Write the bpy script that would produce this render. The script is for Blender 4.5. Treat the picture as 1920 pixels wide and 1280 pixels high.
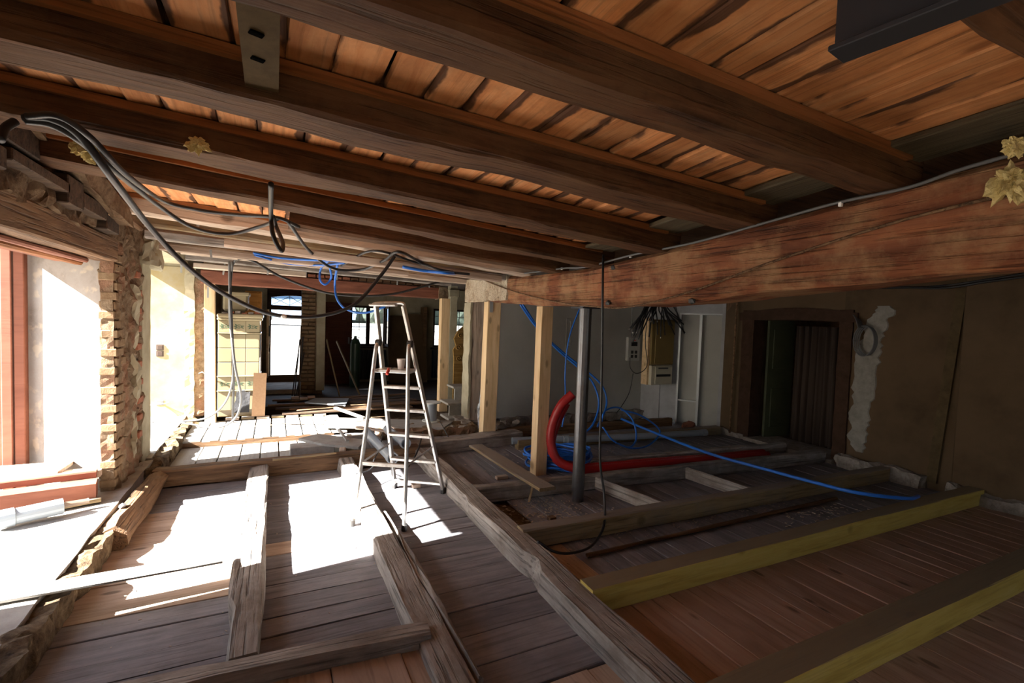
import bpy, bmesh, math, random
from mathutils import Vector, Matrix, noise
S = bpy.context.scene
for o in list(bpy.data.objects): bpy.data.objects.remove(o, do_unlink=True)
C = S.collection
rnd = random.Random(7)
V = Vector

# ------------------------------------------------------------------ camera
CAM_H = 1.7; FPX = 900.0
_p, _r, _y = math.radians(2.5), math.radians(1.95), math.radians(26.4)
FW = V((math.sin(_y)*math.cos(_p), math.cos(_y)*math.cos(_p), -math.sin(_p)))
_rt = V((math.cos(_y), -math.sin(_y), 0)); _up = _rt.cross(FW)
RT = math.cos(_r)*_rt + math.sin(_r)*_up
UP = -math.sin(_r)*_rt + math.cos(_r)*_up
cd = bpy.data.cameras.new('camera'); cam = bpy.data.objects.new('camera', cd); C.objects.link(cam)
cd.sensor_width = 36.0; cd.lens = FPX/1920*36.0; cd.clip_start = 0.02; cd.clip_end = 300
cam.matrix_world = Matrix(((RT.x, UP.x, -FW.x, 0), (RT.y, UP.y, -FW.y, 0), (RT.z, UP.z, -FW.z, CAM_H), (0, 0, 0, 1)))
S.camera = cam
# ------------------------------------------------------------------ world, sun, exposure
S.view_settings.view_transform = 'Standard'; S.view_settings.look = 'None'
S.view_settings.gamma = 1.0; S.view_settings.use_curve_mapping = False
S.view_settings.exposure = 1.15
SUN_DIR = V((1, 0.12, -0.67)).normalized()
w = bpy.data.worlds.new('sky'); S.world = w; w.use_nodes = True
nt = w.node_tree; nt.nodes.clear()
sk = nt.nodes.new('ShaderNodeTexSky'); sk.sky_type = 'NISHITA'; sk.sun_disc = False
sk.sun_elevation = math.radians(33.6); sk.sun_rotation = math.radians(263); sk.dust_density = 2.0; sk.ozone_density = 1.0
mixw = nt.nodes.new('ShaderNodeMix'); mixw.data_type = 'RGBA'; mixw.inputs[0].default_value = 0.45
mixw.inputs[7].default_value = (5.0, 5.6, 6.6, 1)      # thin bright cloud veil over the blue
bg = nt.nodes.new('ShaderNodeBackground'); bg.inputs[1].default_value = 0.31
ow = nt.nodes.new('ShaderNodeOutputWorld')
nt.links.new(sk.outputs[0], mixw.inputs[6]); nt.links.new(mixw.outputs[2], bg.inputs[0]); nt.links.new(bg.outputs[0], ow.inputs[0])
sl = bpy.data.lights.new('sun', 'SUN'); sl.energy = 44.0; sl.color = (1.0, 0.95, 0.88); sl.angle = math.radians(0.55)
so = bpy.data.objects.new('sun', sl); C.objects.link(so); so.location = (-20, 0, 15)
so.rotation_euler = (-SUN_DIR).to_track_quat('Z', 'Y').to_euler()

# ------------------------------------------------------------------ helpers
def at(px, py, **k):
    """world point on the plane X=, Y= or Z= seen at pixel (px,py) of the 1920x1280 photo"""
    d = (px-960)/FPX*RT - (py-640)/FPX*UP + FW
    (a, v), = k.items(); i = 'XYZ'.index(a)
    o = V((0, 0, CAM_H)); return o + d*((v-o[i])/d[i])

WM = {}
def place(o, mw, parent=None):
    C.objects.link(o)
    if parent is not None:
        o.parent = parent; o.matrix_parent_inverse = WM[parent.name].inverted()
    o.matrix_basis = mw; WM[o.name] = mw.copy()
    return o
def tag(o, label=None, cat=None, group=None, kind=None):
    if label: o['label'] = label
    if cat: o['category'] = cat
    if group: o['group'] = group
    if kind: o['kind'] = kind
    return o
def empty(name, loc, label=None, cat=None, group=None, rz=0):
    o = bpy.data.objects.new(name, None); o.empty_display_size = 0.1
    place(o, Matrix.Translation(V(loc)) @ Matrix.Rotation(rz, 4, 'Z')); return tag(o, label, cat, group)
def mobj(name, me, mw=Matrix.Identity(4), parent=None, mat=None):
    if mat is not None and not me.materials: me.materials.append(mat)
    return place(bpy.data.objects.new(name, me), mw, parent)
def mesh_from(name, vs, fs, mat=None, smooth=False):
    me = bpy.data.meshes.new(name); me.from_pydata([tuple(v) for v in vs], [], fs)
    me.update()
    bm = bmesh.new(); bm.from_mesh(me); bmesh.ops.recalc_face_normals(bm, faces=bm.faces); bm.to_mesh(me); bm.free()
    if smooth:
        for p in me.polygons: p.use_smooth = True
    if mat: me.materials.append(mat)
    return me
def frame(p0, p1, up=V((0, 0, 1))):
    """matrix with local X along p0->p1, origin p0"""
    x = (V(p1)-V(p0)).normalized(); y = V(up).cross(x)
    if y.length < 1e-4: y = V((0, 1, 0)).cross(x)
    y.normalize(); z = x.cross(y)
    m = Matrix((x, y, z)).transposed().to_4x4(); m.translation = V(p0); return m
def beam_mesh(name, L, w, h, mat, jit=0.006, ch=0.012, step=0.14, seed=0, notches=(), bend=0.0, taper=1.0):
    """rough-hewn timber: chamfered section swept along X with worn edges; notches = (x0,x1,side,depth)"""
    r = random.Random(seed); n = max(2, int(L/step)+1); vs = []; fs = []
    ch = min(ch, w*.3, h*.3)
    prof = [(-w/2+ch, -h/2), (w/2-ch, -h/2), (w/2, -h/2+ch), (w/2, h/2-ch), (w/2-ch, h/2), (-w/2+ch, h/2), (-w/2, h/2-ch), (-w/2, -h/2+ch)]
    for i in range(n+1):
        x = L*i/n; t = 1+(taper-1)*i/n
        b = bend*math.sin(math.pi*i/n)
        for k, (py, pz) in enumerate(prof):
            j = 0 if jit == 0 else 1
            dy = j*noise.noise((x*1.3+seed*3.1, k*2.7, seed))*jit*2 + r.uniform(-jit, jit)*.35
            dz = j*noise.noise((x*1.5+seed*1.7, k*1.9, seed+9))*jit*2 + r.uniform(-jit, jit)*.35
            for (a, c, side, dep) in notches:
                if a <= x <= c and (py > 0) == (side > 0) : dy -= side*dep*(0.5 if pz < 0 else 1)
            vs.append((x, py*t+dy, pz*t+dz+b))
    m = len(prof)
    for i in range(n):
        for k in range(m):
            a = i*m+k; b_ = i*m+(k+1) % m; fs.append((a, b_, b_+m, a+m))
    fs.append(tuple(range(m-1, -1, -1))); fs.append(tuple(n*m+k for k in range(m)))
    return mesh_from(name, vs, fs, mat)
def beam(name, p0, p1, w, h, mat, parent=None, up=V((0, 0, 1)), **kw):
    """timber with centre line p0->p1, width w across, height h along up"""
    L = (V(p1)-V(p0)).length
    kw.setdefault('seed', rnd.randrange(9999))
    return mobj(name, beam_mesh(name, L, w, h, mat, **kw), frame(p0, p1, up), parent)
BOXCACHE = {}
def box_mesh(name, dx, dy, dz, mat, bev=0.0):
    key = (round(dx, 4), round(dy, 4), round(dz, 4), mat.name if mat else '', bev)
    if key in BOXCACHE: return BOXCACHE[key]
    bm = bmesh.new(); bmesh.ops.create_cube(bm, size=1)
    bmesh.ops.scale(bm, vec=(dx, dy, dz), verts=bm.verts)
    if bev > 0: bmesh.ops.bevel(bm, geom=list(bm.edges), offset=min(bev, .4*min(dx, dy, dz)), segments=1, affect='EDGES')
    me = bpy.data.meshes.new(name); bm.to_mesh(me); bm.free()
    if mat: me.materials.append(mat)
    BOXCACHE[key] = me; return me
def box(name, lo, hi, mat, parent=None, bev=0.0, rot=None, piv=None):
    lo, hi = V(lo), V(hi); c = (lo+hi)/2; d = hi-lo
    m = Matrix.Translation(c)
    if rot is not None: m = m @ rot
    return mobj(name, box_mesh(name, abs(d.x), abs(d.y), abs(d.z), mat, bev), m, parent)
def obox(name, p0, p1, w, h, mat, parent=None, up=V((0, 0, 1)), bev=0.0):
    """plain bar from p0 to p1"""
    L = (V(p1)-V(p0)).length; m = frame(p0, p1, up) @ Matrix.Translation((L/2, 0, 0))
    return mobj(name, box_mesh(name, L, w, h, mat, bev), m, parent)
def smooth_pts(pts, n=8):
    P = [V(p) for p in pts]
    if len(P) < 3: return P
    out = []; Q = [2*P[0]-P[1]]+P+[2*P[-1]-P[-2]]
    for i in range(1, len(Q)-2):
        a, b, c, d = Q[i-1:i+3]
        for k in range(n):
            t = k/n
            out.append(.5*((2*b)+(-a+c)*t+(2*a-5*b+4*c-d)*t*t+(-a+3*b-3*c+d)*t**3))
    out.append(P[-1]); return out
def tube_data(pts, r, seg=8, ribs=0, caps=True):
    vs = []; fs = []; n = len(pts); prev = None
    for i, p in enumerate(pts):
        t = (pts[min(i+1, n-1)]-pts[max(i-1, 0)]).normalized()
        if prev is None:
            u = t.orthogonal().normalized()
        else:
            u = (prev - t*prev.dot(t));
            u = u.normalized() if u.length > 1e-5 else t.orthogonal().normalized()
        prev = u; v = t.cross(u)
        rr = r(i/(n-1)) if callable(r) else r
        if ribs and i % 2: rr *= (1-ribs)
        for k in range(seg):
            a = 2*math.pi*k/seg; vs.append(p+(u*math.cos(a)+v*math.sin(a))*rr)
    for i in range(n-1):
        for k in range(seg):
            a = i*seg+k; b = i*seg+(k+1) % seg; fs.append((a, b, b+seg, a+seg))
    if caps:
        fs.append(tuple(range(seg-1, -1, -1))); fs.append(tuple((n-1)*seg+k for k in range(seg)))
    return vs, fs
def tube(name, pts, r, mat, parent=None, seg=8, n=8, ribs=0, caps=True):
    P = smooth_pts(pts, n)
    if ribs:
        L = sum((P[i+1]-P[i]).length for i in range(len(P)-1)); m = int(L/0.013); Q = []
        acc = 0; i = 0
        cum = [0]
        for k in range(len(P)-1): cum.append(cum[-1]+(P[k+1]-P[k]).length)
        for q in range(m+1):
            s = L*q/m
            while i < len(P)-2 and cum[i+1] < s: i += 1
            t = (s-cum[i])/max(1e-6, cum[i+1]-cum[i]); Q.append(P[i].lerp(P[i+1], min(1, t)))
        P = Q
    o0 = P[0].copy(); P = [p-o0 for p in P]
    vs, fs = tube_data(P, r, seg, ribs, caps)
    return mobj(name, mesh_from(name, vs, fs, mat, True), Matrix.Translation(o0), parent)
def lathe(name, prof, mat, mw, parent=None, seg=20):
    vs = []; fs = []
    for (r, z) in prof:
        for k in range(seg):
            a = 2*math.pi*k/seg; vs.append((r*math.cos(a), r*math.sin(a), z))
    n = len(prof)
    for i in range(n-1):
        for k in range(seg):
            a = i*seg+k; b = i*seg+(k+1) % seg; fs.append((a, b, b+seg, a+seg))
    if prof[0][0] > 1e-4: fs.append(tuple(range(seg-1, -1, -1)))
    if prof[-1][0] > 1e-4: fs.append(tuple((n-1)*seg+k for k in range(seg)))
    return mobj(name, mesh_from(name, vs, fs, mat, False), mw, parent)
def lump(name, c, size, mat, parent=None, seed=0, amp=.25, sub=2, rz=0):
    bm = bmesh.new(); bmesh.ops.create_icosphere(bm, subdivisions=sub, radius=.5)
    for v in bm.verts:
        v.co *= 1+amp*2*noise.noise(v.co*3+V((seed*7.3, 0, 0)))
        v.co = V((v.co.x*size[0], v.co.y*size[1], v.co.z*size[2]))
    me = bpy.data.meshes.new(name); bm.to_mesh(me); bm.free(); me.materials.append(mat)
    return mobj(name, me, Matrix.Translation(V(c)) @ Matrix.Rotation(rz, 4, 'Z'), parent)
def rough_slab(name, lo, hi, mat, parent=None, amp=.03, cell=.05, seed=0, freq=6):
    """box whose faces are broken and lumpy like raw masonry"""
    lo, hi = V(lo), V(hi); d = hi-lo; c = (lo+hi)/2
    n = [max(1, int(abs(d[i])/cell)) for i in range(3)]
    idx = {}; vs = []; fs = []
    def vid(i, j, k):
        key = (i, j, k)
        if key not in idx:
            p = V((d.x*(i/n[0]-.5), d.y*(j/n[1]-.5), d.z*(k/n[2]-.5))); q = p+c
            dis = V((noise.noise(q*freq+V((seed, 0, 0))), noise.noise(q*freq+V((0, 31+seed, 0))), noise.noise(q*freq+V((0, 0, 57+seed)))))
            dis += .45*V((noise.noise(q*freq*3), noise.noise(q*freq*3+V((9, 9, 9))), noise.noise(q*freq*3+V((5, 0, 5)))))
            idx[key] = len(vs); vs.append(p+dis*amp)
        return idx[key]
    for (a, b, f) in ((0, 1, 2), (1, 2, 0), (2, 0, 1)):
        for s in (0, n[f]):
            for i in range(n[a]):
                for j in range(n[b]):
                    q = []
                    for (u, v) in ((i, j), (i+1, j), (i+1, j+1), (i, j+1)):
                        t = [0, 0, 0]; t[a] = u; t[b] = v; t[f] = s; q.append(vid(*t))
                    fs.append(tuple(q))
    return mobj(name, mesh_from(name, vs, fs, mat), Matrix.Translation(c), parent)

# ------------------------------------------------------------------ materials
def newmat(name):
    m = bpy.data.materials.new(name); m.use_nodes = True
    t = m.node_tree; b = t.nodes['Principled BSDF']; return m, t, b
def N(t, kind, **k):
    n = t.nodes.new(kind)
    for a, v in k.items(): setattr(n, a, v)
    return n
def ramp(t, stops):
    r = N(t, 'ShaderNodeValToRGB'); e = r.color_ramp.elements
    while len(e) < len(stops): e.new(.5)
    for el, (p, c) in zip(e, stops): el.position = p; el.color = (*c, 1)
    return r
def coords(t, scale=(1, 1, 1), random=True):
    tc = N(t, 'ShaderNodeTexCoord'); out = tc.outputs['Object']
    if random:
        oi = N(t, 'ShaderNodeObjectInfo'); mu = N(t, 'ShaderNodeMath', operation='MULTIPLY'); mu.inputs[1].default_value = 37.0
        t.links.new(oi.outputs['Random'], mu.inputs[0])
        ad = N(t, 'ShaderNodeVectorMath', operation='ADD'); t.links.new(out, ad.inputs[0]); t.links.new(mu.outputs[0], ad.inputs[1]); out2 = ad.outputs[0]
    else: out2 = out
    mp = N(t, 'ShaderNodeMapping'); mp.inputs['Scale'].default_value = scale; t.links.new(out2, mp.inputs[0])
    return out, out2, mp.outputs[0]
def wood(name, dark, mid, light, rough=.75, grain=14, var=.35, stain=None, stain_amt=.0, knots=0.0, bump=.35, edge=None, crack=.5, fine=55, dust=None):
    m, t, b = newmat(name); raw, off, g = coords(t, (1.1, grain, grain)); L = t.links
    n1 = N(t, 'ShaderNodeTexNoise'); n1.inputs['Scale'].default_value = 1.6; n1.inputs['Detail'].default_value = 6; n1.inputs['Roughness'].default_value = .62; n1.inputs['Distortion'].default_value = .6
    L.new(g, n1.inputs[0])
    r1 = ramp(t, [(.28, dark), (.5, mid), (.72, light)]); L.new(n1.outputs[0], r1.inputs[0]); col = r1.outputs[0]
    mp2 = N(t, 'ShaderNodeMapping'); mp2.inputs['Scale'].default_value = (2.0, fine, fine); L.new(off, mp2.inputs[0])
    n2 = N(t, 'ShaderNodeTexNoise'); n2.inputs['Scale'].default_value = 1.0; n2.inputs['Detail'].default_value = 3; L.new(mp2.outputs[0], n2.inputs[0])
    r2 = ramp(t, [(.32, (1-crack,)*3), (.47, (1, 1, 1))]); L.new(n2.outputs[0], r2.inputs[0])
    mx = N(t, 'ShaderNodeMix', data_type='RGBA', blend_type='MULTIPLY'); mx.inputs[0].default_value = .8; L.new(col, mx.inputs[6]); L.new(r2.outputs[0], mx.inputs[7]); col = mx.outputs[2]
    if stain is not None:
        n3 = N(t, 'ShaderNodeTexNoise'); n3.inputs['Scale'].default_value = 3.2; n3.inputs['Detail'].default_value = 7; n3.inputs['Roughness'].default_value = .7; L.new(off, n3.inputs[0])
        r3 = ramp(t, [(.5-.06, (0, 0, 0)), (.5+.12, (stain_amt,)*3)]); L.new(n3.outputs[0], r3.inputs[0])
        mx = N(t, 'ShaderNodeMix', data_type='RGBA'); L.new(r3.outputs[0], mx.inputs[0]); L.new(col, mx.inputs[6]); mx.inputs[7].default_value = (*stain, 1); col = mx.outputs[2]
    if knots > 0:
        mp3 = N(t, 'ShaderNodeMapping'); mp3.inputs['Scale'].default_value = (2.6, 7, 3); L.new(off, mp3.inputs[0])
        vo = N(t, 'ShaderNodeTexVoronoi'); vo.inputs['Scale'].default_value = 1.0; L.new(mp3.outputs[0], vo.inputs[0])
        r4 = ramp(t, [(.09, (knots,)*3), (.16, (0, 0, 0))]); L.new(vo.outputs['Distance'], r4.inputs[0])
        mx = N(t, 'ShaderNodeMix', data_type='RGBA'); L.new(r4.outputs[0], mx.inputs[0]); L.new(col, mx.inputs[6]); mx.inputs[7].default_value = (*[c*.45 for c in dark], 1); col = mx.outputs[2]
    if edge is not None:      # bark-dark waney edges: edge = (half width where bark starts, colour)
        sx = N(t, 'ShaderNodeSeparateXYZ'); L.new(raw, sx.inputs[0])
        ab = N(t, 'ShaderNodeMath', operation='ABSOLUTE'); L.new(sx.outputs[1], ab.inputs[0])
        mpe = N(t, 'ShaderNodeMapping'); mpe.inputs['Scale'].default_value = (4, 9, 4); L.new(off, mpe.inputs[0])
        ne = N(t, 'ShaderNodeTexNoise'); ne.inputs['Scale'].default_value = 1; ne.inputs['Detail'].default_value = 5; L.new(mpe.outputs[0], ne.inputs[0])
        ma = N(t, 'ShaderNodeMath', operation='MULTIPLY_ADD'); ma.inputs[1].default_value = .13; L.new(ne.outputs[0], ma.inputs[0]); L.new(ab.outputs[0], ma.inputs[2])
        r5 = ramp(t, [(edge[0]+.060, (0, 0, 0)), (edge[0]+.070, (.9,)*3)]); L.new(ma.outputs[0], r5.inputs[0])
        mx = N(t, 'ShaderNodeMix', data_type='RGBA'); L.new(r5.outputs[0], mx.inputs[0]); L.new(col, mx.inputs[6]); mx.inputs[7].default_value = (*edge[1], 1); col = mx.outputs[2]
    if var > 0:
        oi = N(t, 'ShaderNodeObjectInfo'); mr = N(t, 'ShaderNodeMapRange'); mr.inputs[3].default_value = 1-var; mr.inputs[4].default_value = 1+var*.6; L.new(oi.outputs['Random'], mr.inputs[0])
        hs = N(t, 'ShaderNodeHueSaturation'); L.new(mr.outputs[0], hs.inputs['Value']); L.new(col, hs.inputs['Color']); col = hs.outputs[0]
    if dust is not None:      # dust settled on the upward faces
        ge = N(t, 'ShaderNodeNewGeometry'); sz = N(t, 'ShaderNodeSeparateXYZ'); L.new(ge.outputs['True Normal'], sz.inputs[0])
        rz = ramp(t, [(.6, (0, 0, 0)), (.9, (dust[1],)*3)]); L.new(sz.outputs[2], rz.inputs[0])
        mx = N(t, 'ShaderNodeMix', data_type='RGBA'); L.new(rz.outputs[0], mx.inputs[0]); L.new(col, mx.inputs[6]); mx.inputs[7].default_value = (*dust[0], 1); col = mx.outputs[2]
    L.new(col, b.inputs['Base Color']); b.inputs['Roughness'].default_value = rough; b.inputs['Specular IOR Level'].default_value = .25
    bp = N(t, 'ShaderNodeBump'); bp.inputs['Strength'].default_value = bump; bp.inputs['Distance'].default_value = .012
    ad = N(t, 'ShaderNodeMath', operation='ADD'); L.new(n1.outputs[0], ad.inputs[0]); L.new(r2.outputs[0], ad.inputs[1]); L.new(ad.outputs[0], bp.inputs['Height']); L.new(bp.outputs[0], b.inputs['Normal'])
    return m
def plain(name, col, rough=.6, metal=0.0, spec=.5, var=0.0, nscale=0, c2=None, bump=0.0, lo=.4, hi=.65, detail=6, distort=0):
    m, t, b = newmat(name); b.inputs['Roughness'].default_value = rough; b.inputs['Metallic'].default_value = metal; b.inputs['Specular IOR Level'].default_value = spec
    b.inputs['Base Color'].default_value = (*col, 1); L = t.links; c = None
    if nscale:
        raw, off, g = coords(t, (nscale,)*3)
        n1 = N(t, 'ShaderNodeTexNoise'); n1.inputs['Scale'].default_value = 1; n1.inputs['Detail'].default_value = detail; n1.inputs['Roughness'].default_value = .65; n1.inputs['Distortion'].default_value = distort; L.new(g, n1.inputs[0])
        r = ramp(t, [(lo, col), (hi, c2 or tuple(x*.7 for x in col))]); L.new(n1.outputs[0], r.inputs[0]); c = r.outputs[0]
        if bump:
            bp = N(t, 'ShaderNodeBump'); bp.inputs['Strength'].default_value = bump; bp.inputs['Distance'].default_value = .02; L.new(n1.outputs[0], bp.inputs['Height']); L.new(bp.outputs[0], b.inputs['Normal'])
    if var:
        oi = N(t, 'ShaderNodeObjectInfo'); mr = N(t, 'ShaderNodeMapRange'); mr.inputs[3].default_value = 1-var; mr.inputs[4].default_value = 1+var; L.new(oi.outputs['Random'], mr.inputs[0])
        hs = N(t, 'ShaderNodeHueSaturation'); L.new(mr.outputs[0], hs.inputs['Value']); hs.inputs['Color'].default_value = (*col, 1)
        if c: L.new(c, hs.inputs['Color'])
        c = hs.outputs[0]
    if c: L.new(c, b.inputs['Base Color'])
    return m
def multi(name, stops, scale=3, rough=.95, bump=.6, detail=8, dist=.02, second=None, rnd_=True):
    m, t, b = newmat(name); L = t.links; raw, off, g = coords(t, (scale,)*3, rnd_)
    n1 = N(t, 'ShaderNodeTexNoise'); n1.inputs['Scale'].default_value = 1; n1.inputs['Detail'].default_value = detail; n1.inputs['Roughness'].default_value = .68; L.new(g, n1.inputs[0])
    r = ramp(t, stops); L.new(n1.outputs[0], r.inputs[0]); c = r.outputs[0]
    if second:
        sc, lo, hi, colr, amt = second
        n2 = N(t, 'ShaderNodeTexNoise'); n2.inputs['Scale'].default_value = sc; n2.inputs['Detail'].default_value = 7; L.new(off, n2.inputs[0])
        r2 = ramp(t, [(lo, (0, 0, 0)), (hi, (amt,)*3)]); L.new(n2.outputs[0], r2.inputs[0])
        mx = N(t, 'ShaderNodeMix', data_type='RGBA'); L.new(r2.outputs[0], mx.inputs[0]); L.new(c, mx.inputs[6]); mx.inputs[7].default_value = (*colr, 1); c = mx.outputs[2]
    L.new(c, b.inputs['Base Color']); b.inputs['Roughness'].default_value = rough; b.inputs['Specular IOR Level'].default_value = .2
    bp = N(t, 'ShaderNodeBump'); bp.inputs['Strength'].default_value = bump; bp.inputs['Distance'].default_value = dist; L.new(n1.outputs[0], bp.inputs['Height']); L.new(bp.outputs[0], b.inputs['Normal'])
    return m

M = {}
M['ceil'] = wood('orange_ceiling_board', (.58, .215, .075), (.78, .345, .135), (.86, .45, .21), grain=9, var=.28, knots=.7, bump=.25, crack=.3, edge=(.072, (.07, .035, .022)), stain=(.2, .09, .04), stain_amt=.35)
M['ceil_grey'] = wood('grey_ceiling_plank', (.07, .055, .035), (.11, .09, .055), (.16, .13, .08), var=.2)
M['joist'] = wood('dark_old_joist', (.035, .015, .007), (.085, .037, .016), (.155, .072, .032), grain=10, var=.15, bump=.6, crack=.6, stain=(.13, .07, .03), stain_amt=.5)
M['ledger'] = wood('red_brown_batten', (.20, .075, .022), (.27, .105, .035), (.34, .14, .05), var=.12)
M['main'] = wood('red_brown_main_beam', (.08, .026, .011), (.185, .062, .026), (.29, .105, .042), grain=7, var=0, bump=.7, crack=.75, stain=(.42, .26, .13), stain_amt=.5)
M['header'] = wood('painted_header_beam', (.12, .045, .027), (.19, .07, .042), (.25, .10, .06), grain=8, var=0, crack=.3)
M['oldgrey'] = wood('weathered_grey_timber', (.19, .17, .155), (.34, .305, .275), (.46, .42, .375), grain=9, var=.16, bump=.7, crack=.65, stain=(.12, .085, .06), stain_amt=.5)
M['oldbrown'] = wood('brown_old_timber', (.07, .038, .02), (.15, .085, .045), (.25, .15, .08), grain=8, var=.15, bump=.8, crack=.6)
M['cross'] = wood('dusty_cross_timber', (.16, .10, .045), (.26, .18, .09), (.32, .24, .13), grain=9, var=.1, knots=.5, stain=(.16, .14, .12), stain_amt=.4, dust=((.22, .19, .165), .85))
M['limewood'] = wood('limewashed_beam_end', (.20, .12, .07), (.40, .32, .22), (.52, .44, .33), grain=7, var=0, crack=.7, bump=.7, stain=(.50, .44, .34), stain_amt=.8)
M['yellow'] = wood('yellow_treated_timber', (.42, .29, .06), (.54, .40, .095), (.60, .47, .15), grain=9, var=.08, knots=.6, crack=.2, dust=((.20, .155, .12), .85))
M['newpine'] = wood('new_pine_post', (.54, .37, .19), (.68, .49, .28), (.76, .58, .36), grain=8, var=.1, knots=.7, bump=.12, crack=.15)
M['palepost'] = wood('pale_grey_old_post', (.34, .27, .21), (.52, .42, .33), (.62, .52, .42), grain=8, var=0, knots=.8, crack=.4)
M['fgrey'] = wood('grey_floor_board', (.15, .15, .172), (.235, .23, .252), (.31, .30, .318), grain=8, var=.22, bump=.3, crack=.35, stain=(.14, .13, .135), stain_amt=.45)
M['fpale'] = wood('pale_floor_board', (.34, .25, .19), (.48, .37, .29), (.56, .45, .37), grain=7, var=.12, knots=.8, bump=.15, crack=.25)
M['fred'] = wood('reddish_new_floor_board', (.34, .22, .16), (.46, .31, .235), (.54, .39, .31), grain=7, var=.12, knots=.85, bump=.12, crack=.2)
M['fwhite'] = wood('whitish_floor_board', (.24, .23, .215), (.32, .305, .285), (.38, .37, .35), grain=7, var=.1, bump=.15, crack=.2)
M['dkwood'] = wood('dark_wood_scrap', (.03, .02, .014), (.07, .045, .03), (.12, .08, .05), var=.3)
M['reddoor'] = wood('dark_red_door_wood', (.045, .014, .008), (.075, .024, .013), (.10, .035, .018), var=0, crack=.2, bump=.1)
M['winframe'] = wood('dark_window_wood', (.02, .012, .009), (.04, .022, .016), (.06, .035, .025), var=0, crack=.2)
M['redframe'] = wood('red_brown_painted_frame', (.155, .055, .033), (.20, .075, .045), (.24, .098, .06), var=0, crack=.15, grain=4, bump=.1)
M['orangewood'] = wood('orange_cabinet_wood', (.38, .16, .03), (.50, .22, .05), (.58, .28, .08), var=0, crack=.15)
M['concrete'] = multi('pale_dusty_concrete', [(.3, (.25, .235, .21)), (.5, (.36, .345, .32)), (.7, (.44, .43, .40))], 5, bump=.3)
M['plaster_w'] = multi('white_lime_plaster', [(.25, (.16, .13, .105)), (.45, (.25, .215, .185)), (.7, (.30, .27, .24))], 3.5, bump=.35, second=(9, .58, .66, (.45, .36, .26), .5))
M['plaster_y'] = multi('cream_yellow_sponged_plaster', [(.3, (.27, .21, .10)), (.5, (.30, .25, .145)), (.68, (.32, .29, .215))], 2.6, bump=.1)
M['plaster_cream'] = multi('cream_plaster', [(.3, (.30, .265, .18)), (.6, (.40, .365, .265))], 4, bump=.25)
M['plaster_dim'] = multi('brownish_bare_plaster', [(.25, (.06, .037, .02)), (.48, (.095, .063, .036)), (.7, (.12, .083, .05))], 1.6, bump=.4, second=(.8, .45, .62, (.125, .08, .045), .6))
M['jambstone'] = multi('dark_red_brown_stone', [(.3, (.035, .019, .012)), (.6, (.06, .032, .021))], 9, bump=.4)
M['plaster_grey'] = multi('grey_wall_paint', [(.3, (.38, .37, .33)), (.7, (.47, .455, .41))], 1.2, bump=.1)
M['plaster_white2'] = multi('white_patch_plaster', [(.3, (.19, .175, .15)), (.6, (.28, .26, .23))], 9, bump=.5)
M['wallwhite'] = plain('white_board_wall', (.42, .42, .43), .8, nscale=3, c2=(.34, .335, .33))
M['mortar'] = multi('crumbling_mortar', [(.25, (.06, .037, .02)), (.42, (.165, .11, .065)), (.6, (.25, .185, .12)), (.75, (.34, .27, .19))], 11, bump=.9, dist=.04, second=(5, .5, .6, (.26, .13, .08), .6))
M['clay'] = multi('dark_dusty_clay_rubble', [(.25, (.03, .018, .01)), (.45, (.12, .075, .042)), (.62, (.20, .14, .085)), (.78, (.30, .24, .17))], 9, bump=.9, dist=.04)
M['earth'] = multi('earth_and_rubble', [(.3, (.04, .025, .015)), (.5, (.13, .09, .052)), (.7, (.24, .18, .11))], 14, bump=.9, dist=.04)
M['brick'] = multi('sand_coloured_brick', [(.3, (.13, .08, .043)), (.5, (.21, .14, .08)), (.7, (.27, .195, .12))], 9, bump=.6)
M['brick_red'] = multi('red_brick', [(.3, (.22, .08, .05)), (.6, (.36, .15, .09))], 12, bump=.6)
M['rock'] = multi('grey_rubble_stone', [(.3, (.16, .13, .11)), (.6, (.34, .30, .26))], 12, bump=.8)
M['outdoor_ground'] = multi('pale_gravel_yard', [(.3, (.18, .17, .155)), (.7, (.25, .24, .22))], 2, bump=.2)
M['black'] = plain('black_cable_rubber', (.018, .018, .02), .45)
M['grey_cable'] = plain('grey_cable_sheath', (.10, .10, .10), .5)
M['blue'] = plain('blue_plastic_conduit', (.018, .15, .60), .4, spec=.5)
M['red'] = plain('red_ribbed_conduit', (.36, .016, .018), .42)
M['pvc'] = plain('grey_plastic_pipe', (.27, .30, .33), .35)
M['alu'] = plain('worn_aluminium', (.72, .72, .70), .38, metal=.85, nscale=14, c2=(.42, .40, .37), lo=.45, hi=.75)
M['steel'] = plain('raw_steel_tube', (.17, .175, .185), .33, metal=.8, nscale=5, c2=(.14, .13, .13))
M['darksteel'] = plain('blued_steel', (.035, .038, .046), .5, metal=.3)
M['galv'] = plain('galvanised_strap', (.48, .50, .50), .4, metal=.6)
M['tile'] = plain('cream_glazed_tile', (.30, .255, .16), .18, var=.05)
M['tilegreen'] = plain('green_tile_motif', (.05, .09, .055), .3)
M['slate'] = plain('black_slate', (.02, .02, .022), .8, nscale=20, c2=(.04, .04, .045), bump=.4)
M['whitep'] = plain('white_plastic', (.62, .62, .58), .4)
M['creamp'] = plain('cream_plastic', (.62, .58, .44), .45)
M['darkp'] = plain('dark_plastic', (.03, .03, .03), .5)
M['brownsw'] = plain('brown_switch_plate', (.055, .035, .025), .4)
M['mdf'] = plain('brown_fibreboard', (.34, .20, .11), .8, nscale=30, c2=(.38, .235, .13), var=0)
M['osb'] = multi('olive_brown_board', [(.35, (.07, .048, .024)), (.65, (.11, .078, .04))], 8, bump=.2)
M['hole'] = plain('black_hole', (.004, .004, .004), 1, spec=0)
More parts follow.
